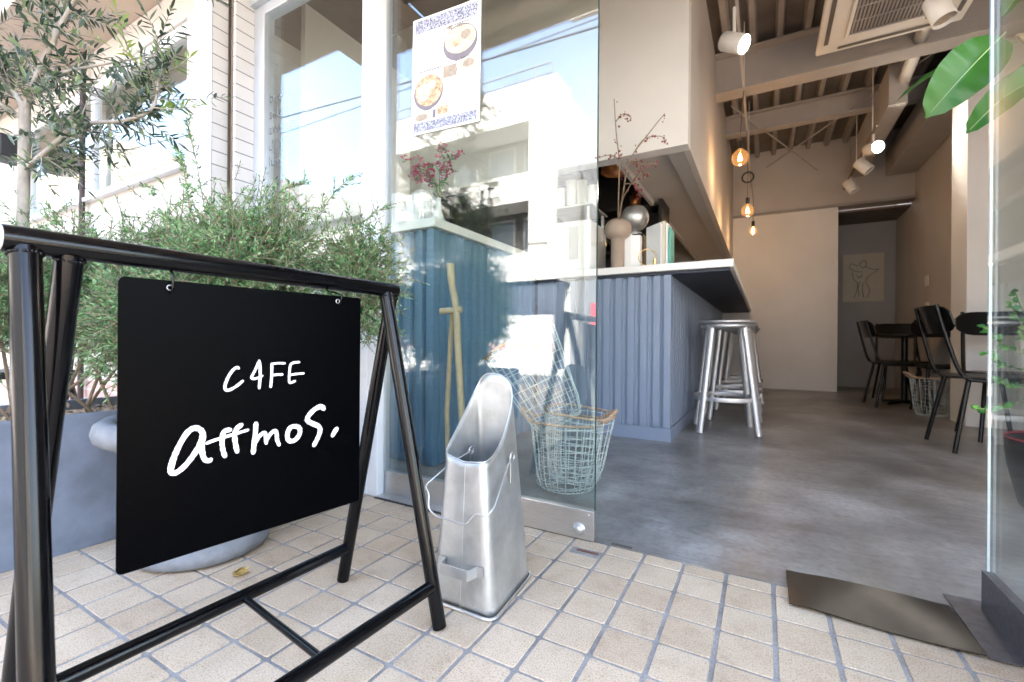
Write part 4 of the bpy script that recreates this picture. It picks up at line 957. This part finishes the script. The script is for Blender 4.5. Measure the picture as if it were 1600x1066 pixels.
for u in (.0, 1.0):
    px, py = ((265, 450) if u == 0 else (527, 470)); uu, zz = onboard(px, py)
    pz = ZB1-.010; c = Vector(bpnt(uu, pz, 0)); bp_ = barp(c.y); top = Vector((bp_.x, c.y, .745-.0165))
    hk = MB().tube(sm_path([top, top+Vector((.006, 0, -.004)), Vector((c.x+.010, c.y, pz+.012)), Vector((c.x+.009, c.y, pz-.004)), Vector((c.x, c.y, pz-.009)), Vector((c.x-.008, c.y, pz)), Vector((c.x-.006, c.y, pz+.010))], 4), .0018, 8)
    obj('hook', hk, 'bright_wire' if 0 else 'black_paint', bd)
    obj('eyelet', MB().tube([(c.x+NB.x*.0022+U.x*.004*math.cos(q), c.y+NB.y*.0022+U.y*.004*math.cos(q), pz-.001+.004*math.sin(q)) for q in [2*PI*i/16 for i in range(16)]], .0009, 6, closed=True), 'bright_wire', bd)

# ================================================================ GALVANISED COAL BUCKET
cb = thing('coal_bucket', 'tall galvanised coal hod with slanted mouth and wire handle standing by the glass door', 'bucket', (-.61, .96, 0))
def bucket():
    n = 72; lv_ = 22; v = []
    def sec(z, t):
        xl = -.700+(.026*(1-t)-.000)*min(1, z/.35); xr = (-.523-.100*z)*(1-t)+(-.541-.085*z)*t
        y0 = .853+.018*min(1, z/.35); y1 = 1.075-.045*z
        return xl, xr, y0, y1
    per = []
    base = rrect(0, 0, 1, 1, .22, 8); 
    # resample perimeter
    segs = [(Vector(base[i]), Vector(base[(i+1) % len(base)])) for i in range(len(base))]; tot = sum((b_-a_).length for a_, b_ in segs)
    for k in range(n):
        d = tot*k/n
        for a_, b_ in segs:
            l_ = (b_-a_).length
            if d <= l_: per.append(a_.lerp(b_, d/l_)); break
            d -= l_
    rim = []
    for p in per:
        t = (p.y+1)/2
        hgt = .345+.008*max(0, -p.x)-.006*(1-abs(p.x))*(1-t)+.148*t**(1.55+.5*p.x)
        if t > .86: hgt += .042*(1-min(1, abs(p.x))**2.6)*((t-.86)/.14)**.8
        rim.append(hgt)
    rings = []
    for q in range(lv_+1):
        for p, hg in zip(per, rim):
            z = .004+(hg-.004)*q/lv_; t = (p.y+1)/2; xl, xr, y0, y1 = sec(z, t); v.append((xl+(xr-xl)*(p.x+1)/2, y0+(y1-y0)*t, z))
    m = MB().add(v, [(q*n+k, q*n+(k+1) % n, (q+1)*n+(k+1) % n, (q+1)*n+k) for q in range(lv_) for k in range(n)], True)
    top = v[-n:]
    return m, top, [tuple(x) for x in v[:n]]
bm2, rimp, basep = bucket()
obj('body', bm2, 'galv', cb, solid=.0016)
obj('rolled_rim', MB().tube(rimp, .0022, 8, closed=True), 'galv', cb)
bs = [(x+(x+.611)*.06, y+(y-.963)*.05, .0035) for x, y, z in basep]
obj('base_flange', MB().tube(bs, .0042, 8, closed=True), 'galv', cb)
obj('bottom', MB().add([(x, y, .02) for x, y, z in basep], [tuple(range(len(basep)))]), 'galv', cb)
obj('seam', MB().tube([(-.611, .8525+.018*min(1, z/.35)-.0006, z) for z in (.006, .1, .2, .335)], .0011, 6), 'galv', cb)
# bail handle hanging down the front
hp = [(-.5515, .985, .335), (-.541, .93, .295), (-.524, .862, .252), (-.530, .835, .238), (-.560, .838, .240), (-.580, .830, .212), (-.665, .830, .215), (-.690, .832, .228), (-.693, .838, .262), (-.712, .846, .275), (-.690, .92, .315), (-.672, .985, .335)]
def rnd_path(P, r, k=3):
    P = [Vector(p) for p in P]; out = [P[0]]
    for i in range(1, len(P)-1):
        a_ = P[i-1]-P[i]; b_ = P[i+1]-P[i]; q = min(r, a_.length*.4, b_.length*.4); s_ = P[i]+a_.normalized()*q; e_ = P[i]+b_.normalized()*q
        for j in range(k+1): t = j/k; out.append(s_*(1-t)**2+P[i]*2*t*(1-t)+e_*t*t)
    out.append(P[-1]); return out
obj('handle', MB().tube(rnd_path(hp, .01), .0023, 10), 'bright_wire', cb)
for sx, xx in ((1, -.553), (-1, -.669)):
    obj('handle_loop', MB().tube([(xx+sx*.004, .985+.010*math.cos(q), .335+.010*math.sin(q)) for q in [2*PI*i/24 for i in range(24)]], .0022, 8, closed=True), 'bright_wire', cb)
    obj('loop_bracket', B(xx-.002+sx*.002, .981, .27, xx+.001+sx*.002, .989, .327), 'galv', cb)
# scoop bracket low on the front
def strip(P, h, th=.0012):
    m = MB()
    for i in range(len(P)-1):
        a_, b_ = Vector(P[i]), Vector(P[i+1]); d = (b_-a_).normalized(); nn = Vector((-d.y, d.x, 0))*th
        m.add([a_-nn, b_-nn, b_+nn, a_+nn, a_-nn+Vector((0, 0, h)), b_-nn+Vector((0, 0, h)), b_+nn+Vector((0, 0, h)), a_+nn+Vector((0, 0, h))], [(0, 1, 2, 3), (7, 6, 5, 4), (0, 4, 5, 1), (2, 6, 7, 3), (1, 5, 6, 2), (0, 3, 7, 4)])
    return m
obj('shovel_bracket', strip([(-.672, .853, .088), (-.655, .853, .088), (-.648, .826, .088), (-.574, .826, .088), (-.566, .853, .088), (-.548, .853, .088)], .024), 'bright_wire', cb)

# ---------------------------------------------------------------- small things on the pavement
sp = MB(); nx_, ny_ = 24, 8; vs = []
for j in range(ny_+1):
    for i in range(nx_+1):
        u, v = i/nx_, j/ny_; xa = .056+(.388-.056)*u; ya = 1.252-.016*u; yb = 1.440+.006*math.sin(u*6)+.004*u
        vs.append((xa, ya+(yb-ya)*v, .0085+.0035*math.sin(u*7+.5)*math.sin(v*3+1)+.0006*math.sin(u*13+v*4)))
W_ = nx_+1
sp.add(vs, [(j*W_+i, j*W_+i+1, (j+1)*W_+i+1, (j+1)*W_+i) for j in range(ny_) for i in range(nx_)], True)
edge = [i for i in range(W_)]+[j*W_+nx_ for j in range(1, ny_+1)]+[ny_*W_+i for i in range(nx_-1, -1, -1)]+[j*W_ for j in range(ny_-1, 0, -1)]
sp.add([vs[i] for i in edge]+[(vs[i][0], vs[i][1], vs[i][2]-.0016) for i in edge], [(k, k+len(edge), (k+1) % len(edge)+len(edge), (k+1) % len(edge)) for k in range(len(edge))])
sp.add([(x, y, z-.0016) for x, y, z in vs], [(j*W_+i, (j+1)*W_+i, (j+1)*W_+i+1, j*W_+i+1) for j in range(ny_) for i in range(nx_)], True)
tag(obj('floor_plate', sp, 'steel_plate_dark'), 'dented dark steel plate lying across the threshold', 'metal plate')
dt = thing('floor_bolt_socket', 'small rusty slot plate set in the tiles in front of the glass door', 'bolt socket', (-.452, 1.268, .0))
obj('plate', MB().prism(rrect(-.455, 1.268, .046, .019, .004), .0003, .0024), 'grout', dt); obj('slot', MB().prism(rrect(-.452, 1.272, .034, .006, .0055), .0026, .0038), 'rust', dt)
single('threshold_socket', MB().prism(rrect(-.375, 1.362, .032, .006, .005), .0018, .004), 'plastic_slot', 'thin dark oval slot in the concrete floor beside the door edge', 'bolt socket')
ml = MB(); rnd = random.Random(12)
for k in range(9): ml.leaf((-1.222+rnd.uniform(-.004, .018), .676+rnd.uniform(-.006, .012), .004+rnd.uniform(0, .006)), (rnd.uniform(.2, 1), rnd.uniform(-.2, .8), rnd.uniform(-.05, .5)), Vector((rnd.uniform(-1, 1), rnd.uniform(-1, 1), 1)), rnd.uniform(.025, .045), rnd.uniform(.009, .014), .5, 4, rnd.uniform(-.3, .3))
single('fallen_leaf', ml, 'leaf_dry', 'curled dry leaf on the pavement tiles behind the sign stand', 'leaf')

# ================================================================ PLANTER, POT AND PLANTS
pn = thing('planter_box', 'long blue grey planter box filled with bark chips behind the sign stand', 'planter', (-1.98, .3, 0))
px0, px1, py0, py1 = -2.20, -1.757, -.55, 1.02
sh = MB().box(px1-.02, py0, .0, px1, py1, .40).box(px0, py0, 0, px0+.02, py1, .40).box(px0+.0205, py0, 0, px1-.0205, py0+.02, .40).box(px0+.0205, py1-.02, 0, px1-.0205, py1, .40)
obj('box', sh, 'planter_grey', pn, bev=.002)
ch_ = MB(); rnd = random.Random(2)
ch_.add([(px0+.02, py0+.02, .365), (px1-.02, py0+.02, .365), (px1-.02, py1-.02, .365), (px0+.02, py1-.02, .365)], [(0, 1, 2, 3)])
for k in range(1500):
    x, y = rnd.uniform(px0+.04, px1-.03), rnd.uniform(py0+.04, py1-.04); d = Vector((rnd.uniform(-1, 1), rnd.uniform(-1, 1), rnd.uniform(-.3, .3))); ch_.leaf((x, y, .368+rnd.uniform(0, .012)), d, Vector((rnd.uniform(-.4, .4), rnd.uniform(-.4, .4), 1)), rnd.uniform(.015, .035), rnd.uniform(.008, .016))
obj('bark_chips', ch_, m_leaf('bark_chip', [(.10, .065, .04), (.25, .17, .11), (.45, .33, .23), (.55, .45, .35)], .9, 0), pn)
pot = thing('stone_pot', 'round grey stone pot with thick rolled rim behind the hanging sign', 'plant pot', (-1.46, .73, 0))
obj('bowl', MB().lathe([(.0001, .003), (.155, .003), (.168, .010), (.172, .03), (.165, .05), (.150, .07), (.158, .13), (.182, .22), (.200, .30), (.212, .34)], -1.46, .73, 0, 56), 'pot_grey', pot)
obj('rim', MB().lathe([(.212, .34), (.236, .338), (.252, .350), (.258, .370), (.252, .392), (.235, .404), (.212, .400), (.205, .385), (.2, .36), (.0001, .365)], -1.46, .73, 0, 56), 'pot_grey', pot)

def bush(name, label, base, centers, ntw, seed, lscale=1.0, shoots=()):
    rnd = random.Random(seed); t = thing(name, label, 'shrub', base)
    st_ = MB(); lf_ = MB(); b0 = Vector(base)
    def twig(p0, d, L, nl, r=.0011, ls=1):
        d = d.normalized(); bend = Vector([rnd.uniform(-.35, .35) for _ in range(3)]); pts = [p0+d*L*q/4+bend*L*(q/4)**2*.5 for q in range(5)]
        st_.tube(pts, r, 4, caps=False)
        for i in range(nl):
            q = .1+.9*i/nl; j = min(3, int(q*4)); c = pts[j].lerp(pts[j+1], q*4-j); dd = (pts[j+1]-pts[j]).normalized()
            o_ = dd.orthogonal().normalized(); o_.rotate(Matrix.Rotation(rnd.uniform(0, 2*PI), 3, dd))
            lf_.leaf(c, dd*.75+o_, dd, rnd.uniform(.010, .018)*ls*lscale, rnd.uniform(.0030, .0050)*ls*lscale)
        lf_.leaf(pts[-1], dd, o_, .016, .004)
    for c, rad, frac in centers:
        c = Vector(c)
        limbs = []
        for k in range(int(5*frac)+1):
            a_ = rnd.uniform(0, 2*PI); e = c+Vector((rad[0]*.6*math.cos(a_), rad[1]*.6*math.sin(a_), rnd.uniform(-.4, .5)*rad[2]))
            s0 = b0+Vector((rnd.uniform(-.05, .05), rnd.uniform(-.2, .2) if len(centers) == 3 else rnd.uniform(-.05, .05), 0)); mid = s0.lerp(e, .5)+Vector((0, 0, .06)); P = sm_path([s0, mid, e], 5)
            st_.tube(P, [.0055-.0035*i/len(P) for i in range(len(P))], 6, caps=False); limbs.append(P)
        for k in range(int(ntw*frac)):
            while True:
                q = Vector([rnd.uniform(-1, 1) for _ in range(3)])
                if .12 < q.length < 1: break
            q = q*(.55+.45*rnd.random()); lump = .82+.3*math.sin(q.x*5+seed)*math.sin(q.z*6+1)*math.cos(q.y*4)
            p = c+Vector((q.x*rad[0], q.y*rad[1], q.z*rad[2]))*lump
            d = Vector((q.x*.5, q.y*.5, q.z*.3+.25))+Vector([rnd.uniform(-.9, .9) for _ in range(3)])
            twig(p, d, rnd.uniform(.035, .095), rnd.randint(12, 20))
    for (p, q, L_) in shoots:
        P = sm_path([p, Vector(p).lerp(Vector(q), .5)+Vector((0, 0, .03)), q], 8); st_.tube(P, .0016, 5, caps=False)
        for i in range(2, len(P)-1):
            for z in range(7):
                dd = (P[i+1]-P[i]).normalized(); o_ = dd.orthogonal().normalized(); o_.rotate(Matrix.Rotation(rnd.uniform(0, 6.3), 3, dd)); c = P[i].lerp(P[i+1], rnd.random())
                lf_.leaf(c, dd*.6+o_, dd, rnd.uniform(.014, .024), rnd.uniform(.004, .0055))
            if i % 3 == 0: twig(P[i], dd+Vector([rnd.uniform(-.8, .8) for _ in range(3)]), .05, 14)
    obj('branches', st_, 'twig', t); obj('foliage', lf_, 'bush', t); return t
bush('feathery_shrub', 'dense feathery green shrub in the grey stone pot behind the sign', (-1.46, .73, .36), [((-1.42, .82, .86), (.37, .30, .27), 1.0), ((-1.14, 1.02, .80), (.19, .17, .28), .45), ((-1.56, .66, .66), (.28, .26, .28), .6), ((-1.45, .74, .56), (.3, .22, .18), .35)], 2300, 21,
     shoots=[((-1.6, .8, .98), (-1.70, .78, 1.36), 0), ((-1.45, .85, 1.0), (-1.38, 1.0, 1.17), 0), ((-1.2, 1.0, .9), (-1.12, 1.12, 1.08), 0), ((-1.5, .7, 1.0), (-1.62, .72, 1.22), 0), ((-1.3, .95, .95), (-1.27, 1.1, 1.2), 0)])
bush('feathery_shrub', 'lower feathery green shrub growing in the long planter under the olive tree', (-1.98, .62, .37), [((-1.98, .60, .78), (.28, .36, .33), .8), ((-1.93, .27, .74), (.24, .28, .30), .5), ((-1.95, .88, .84), (.26, .24, .33), .6)], 2500, 33,
     shoots=[((-1.9, .75, .95), (-1.85, .92, 1.22), 0), ((-1.95, .35, .9), (-2.0, .3, 1.02), 0)])

# olive tree
def olive():
    rnd = random.Random(17); t = thing('olive_tree', 'young olive tree with a thin pale trunk growing in the long planter', 'tree', (-1.955, .46, .37))
    tr = MB(); lf_ = MB(); yl = MB()
    trunk = sm_path([(-1.96, .46, .37), (-1.965, .455, .75), (-1.955, .46, 1.0), (-1.945, .46, 1.33)], 6); tr.tube(trunk, [.017-.004*i/len(trunk) for i in range(len(trunk))], 14)
    limbs = [([(-1.945, .46, 1.31), (-1.85, .47, 1.42), (-1.70, .50, 1.58), (-1.50, .56, 1.78), (-1.38, .60, 1.95)], .0085), ([(-1.945, .46, 1.31), (-2.02, .42, 1.45), (-2.1, .38, 1.62), (-2.2, .3, 1.8)], .010),
             ([(-1.95, .46, 1.13), (-1.85, .48, 1.17), (-1.74, .52, 1.24), (-1.60, .58, 1.25), (-1.54, .62, 1.29), (-1.53, .63, 1.38)], .008), ([(-1.947, .46, 1.28), (-1.99, .40, 1.33), (-2.05, .28, 1.42), (-2.1, .15, 1.5)], .008),
             ([(-1.80, .48, 1.47), (-1.78, .5, 1.62), (-1.80, .53, 1.80), (-1.83, .55, 2.05)], .008), ([(-1.90, .465, 1.37), (-1.80, .50, 1.40), (-1.66, .56, 1.42), (-1.52, .63, 1.44)], .006),
             ([(-1.60, .53, 1.68), (-1.50, .60, 1.68), (-1.42, .66, 1.64)], .005), ([(-1.98, .43, 1.36), (-1.95, .36, 1.52), (-1.90, .3, 1.68), (-1.87, .25, 1.85)], .007)]
    for pts, r in limbs:
        P = sm_path(pts, 7); n = len(P); tr.tube(P, [r*(1-.7*i/n) for i in range(n)], 8)
        for i in range(2, n):
            for rep in range(3 if r > .006 else 2):
                if rnd.random() < .58:
                    d = (P[min(n-1, i+1)]-P[i-1]).normalized(); o_ = d.orthogonal().normalized(); o_.rotate(Matrix.Rotation(rnd.uniform(0, 6.3), 3, d))
                    dd = (d*.5+o_+Vector((0, 0, rnd.uniform(-.2, .5)))).normalized(); L = rnd.uniform(.06, .18); b = Vector([rnd.uniform(-.3, .3) for _ in range(3)])
                    tw = [P[i]+dd*L*q/5+b*L*(q/5)**2*.6 for q in range(6)]; tr.tube(tw, [.0022-.0014*q/5 for q in range(6)], 5, caps=False)
                    yy = rnd.random() < .05
                    for q in range(1, 6):
                        t2 = (tw[q]-tw[q-1]).normalized(); o2 = t2.orthogonal().normalized(); o2.rotate(Matrix.Rotation(q*1.57+rnd.uniform(-.4, .4), 3, t2))
                        for s in (-1, 1):
                            for kk in range(2):
                                if rnd.random() < .88: (yl if yy else lf_).leaf(tw[q-1].lerp(tw[q], .5*kk+.3), t2*.8+o2*s, Vector((rnd.uniform(-.6, .6), rnd.uniform(-.6, .6), 1)), rnd.uniform(.020, .040), rnd.uniform(.0055, .009), .25, 4, rnd.uniform(-.1, .25))
                    (yl if yy else lf_).leaf(tw[-1], t2, Vector((0, 0, 1)), .036, .008, .2, 4)
    obj('trunk', tr, 'olive_bark', t); obj('crown', lf_, 'olive', t); obj('young_leaves', yl, 'yellowl', t)
olive()
ot = bpy.data.objects['olive_tree']; dup(ot, (-1.98, -.38, .37), R(200), 'second olive tree nearer the street in the long planter, mirrored in the glass door', 'olive trees in the planter')
ot['group'] = 'olive trees in the planter'
fs_ = bpy.data.objects['feathery_shrub.001']; dup(fs_, (-2.0, -.30, .37), R(170), 'feathery shrub at the street end of the planter, mirrored in the glass door')
# folding chair-like dark shape at the far left edge
fc = thing('folding_chair', 'black folding chair with crossed legs at the left edge behind the planter', 'chair', (-3.0, .62, 0))
for s in (0, .34):
    obj('leg', MB().tube([(-3.05, .50+s, .004), (-2.75, .50+s, .95)], .014, 10), 'black_matte', fc); obj('leg', MB().tube([(-2.68, .52+s, .004), (-3.02, .52+s, .50)], .014, 10), 'black_matte', fc)
obj('seat', B(-3.04, .52, .45, -2.74, .82, .48), 'black_matte', fc, bev=.006); obj('backrest', B(-2.80, .50, .62, -2.76, .84, .92), 'black_matte', fc, bev=.01)

# ---------------------------------------------------------------- indoor plants by the right door
bp_ = thing('black_pot', 'black plant pot with a red rim on the floor behind the right glass door', 'plant pot', (1.02, 2.42, .002))
obj('bowl', MB().lathe([(.0001, .003), (.15, .003), (.17, .02), (.20, .16), (.21, .268), (.20, .272), (.195, .262), (.19, .23), (.0001, .235)], 1.02, 2.42, .001, 44), 'black_matte', bp_)
obj('rim', MB().tube([(1.02+.208*math.cos(q), 2.42+.208*math.sin(q), .274) for q in [2*PI*i/48 for i in range(48)]], .0035, 8, closed=True), 'red_rim', bp_)
rp = thing('rubber_plant', 'tall house plant with large glossy oval leaves hanging into the doorway', 'house plant', (1.05, 2.42, .24))
stm = MB().tube(sm_path([(1.05, 2.42, .22), (1.02, 2.4, .7), (.95, 2.3, 1.15), (.82, 2.1, 1.45), (.66, 1.92, 1.56)], 6), [.012-.007*i/25 for i in range(25)], 10)
stm.tube(sm_path([(.95, 2.3, 1.15), (.85, 2.1, 1.25), (.72, 1.9, 1.33)], 5), [.006, .0055, .005, .005, .005, .004, .004, .004, .004, .004, .003], 8)
stm.tube(sm_path([(.82, 2.1, 1.45), (.76, 1.9, 1.62), (.72, 1.8, 1.75)], 4), .004, 8)
obj('stem', stm, 'twig', rp)
def bigleaf(base, tip, W, up, droop=.12, wave=.045, nm='leaf'):
    b = Vector(base); e = Vector(tip); d = e-b; L = d.length; d.normalize(); up = Vector(up); sd_ = d.cross(up).normalized(); nn = sd_.cross(d); ns, nw_ = 22, 6; vs = []
    for i in range(ns+1):
        t = i/ns; wd = W*.5*(math.sin(PI*t**.9)**.55)*(1-.12*t) if 0 < t < 1 else .001
        if t > .93: wd *= (1-t)/.07*.8+.05
        c = b+d*L*t+nn*droop*L*math.sin(PI*t)
        for j in range(-nw_, nw_+1):
            s = j/nw_; vs.append(c+sd_*wd*s+nn*(abs(s)*wd*.28+wave*W*math.sin(t*34+s*2.0)*abs(s)*.5))
    k = 2*nw_+1; m = MB().add(vs, [(i*k+j, i*k+j+1, (i+1)*k+j+1, (i+1)*k+j) for i in range(ns) for j in range(k-1)], True)
    o = obj(nm, m, 'bigleaf', rp)
    mr = MB().tube([b+d*L*t+nn*(droop*L*math.sin(PI*t)+.0006) for t in [i/16 for i in range(-1, 16)]], [.0022-.0017*max(0, i)/16 for i in range(17)], 6)
    obj('midrib', mr, 'midrib', o)
bigleaf((.618, 1.9, 1.555), (.446, 1.9, 1.348), .155, (-.22, -1, -.12), .10)
bigleaf((.66, 1.97, 1.56), (.405, 2.1, 1.498), .075, (-.1, -.35, 1), .10)
bigleaf((.66, 1.74, 1.38), (.512, 1.8, 1.243), .085, (.1, -.9, .4), .12)
bigleaf((.74, 1.78, 1.40), (.56, 1.74, 1.30), .11, (.3, -.9, .35), .10)
bigleaf((.72, 1.8, 1.74), (.585, 1.8, 1.555), .075, (-.4, -1, .5), .10)
bigleaf((.9, 2.2, 1.3), (.86, 2.0, 1.08), .09, (-.4, -1, .3), .10)
bigleaf((.98, 2.3, 1.0), (.80, 2.1, .92), .10, (-.2, -.6, 1), .10)
tp_ = thing('trailing_plant', 'small leafy plant with thin stems and round leaves growing from the black pot', 'house plant', (.95, 2.35, .24))
sm_ = MB(); sl_ = MB(); rnd = random.Random(6)
for (e, k) in (((.590, 1.9, .68), 1), ((.60, 1.93, .60), 1), ((.572, 1.9, .43), 1), ((.66, 1.95, .75), 1), ((.70, 2.0, .66), 1), ((.75, 1.95, .5), 1), ((.62, 1.95, .52), 1), ((.72, 2.1, .8), 1)):
    s0 = Vector((.93, 2.33, .25)); e = Vector(e); P = sm_path([s0, s0.lerp(e, .45)+Vector((.02, 0, .10)), s0.lerp(e, .8)+Vector((0, 0, .03)), e], 6); sm_.tube(P, .0016, 5)
    for i in range(7, len(P)):
        for q in range(2):
            if rnd.random() < .75:
                dd = Vector((rnd.uniform(-1, .6), rnd.uniform(-1, .4), rnd.uniform(-.3, .6))); sl_.leaf(P[i], dd, Vector((rnd.uniform(-.5, .5), -1, rnd.uniform(0, .8))), rnd.uniform(.014, .024), rnd.uniform(.011, .018), .25, 5, .15)
obj('stems', sm_, 'green_stem', tp_); obj('leaves', sl_, 'smallleaf', tp_)
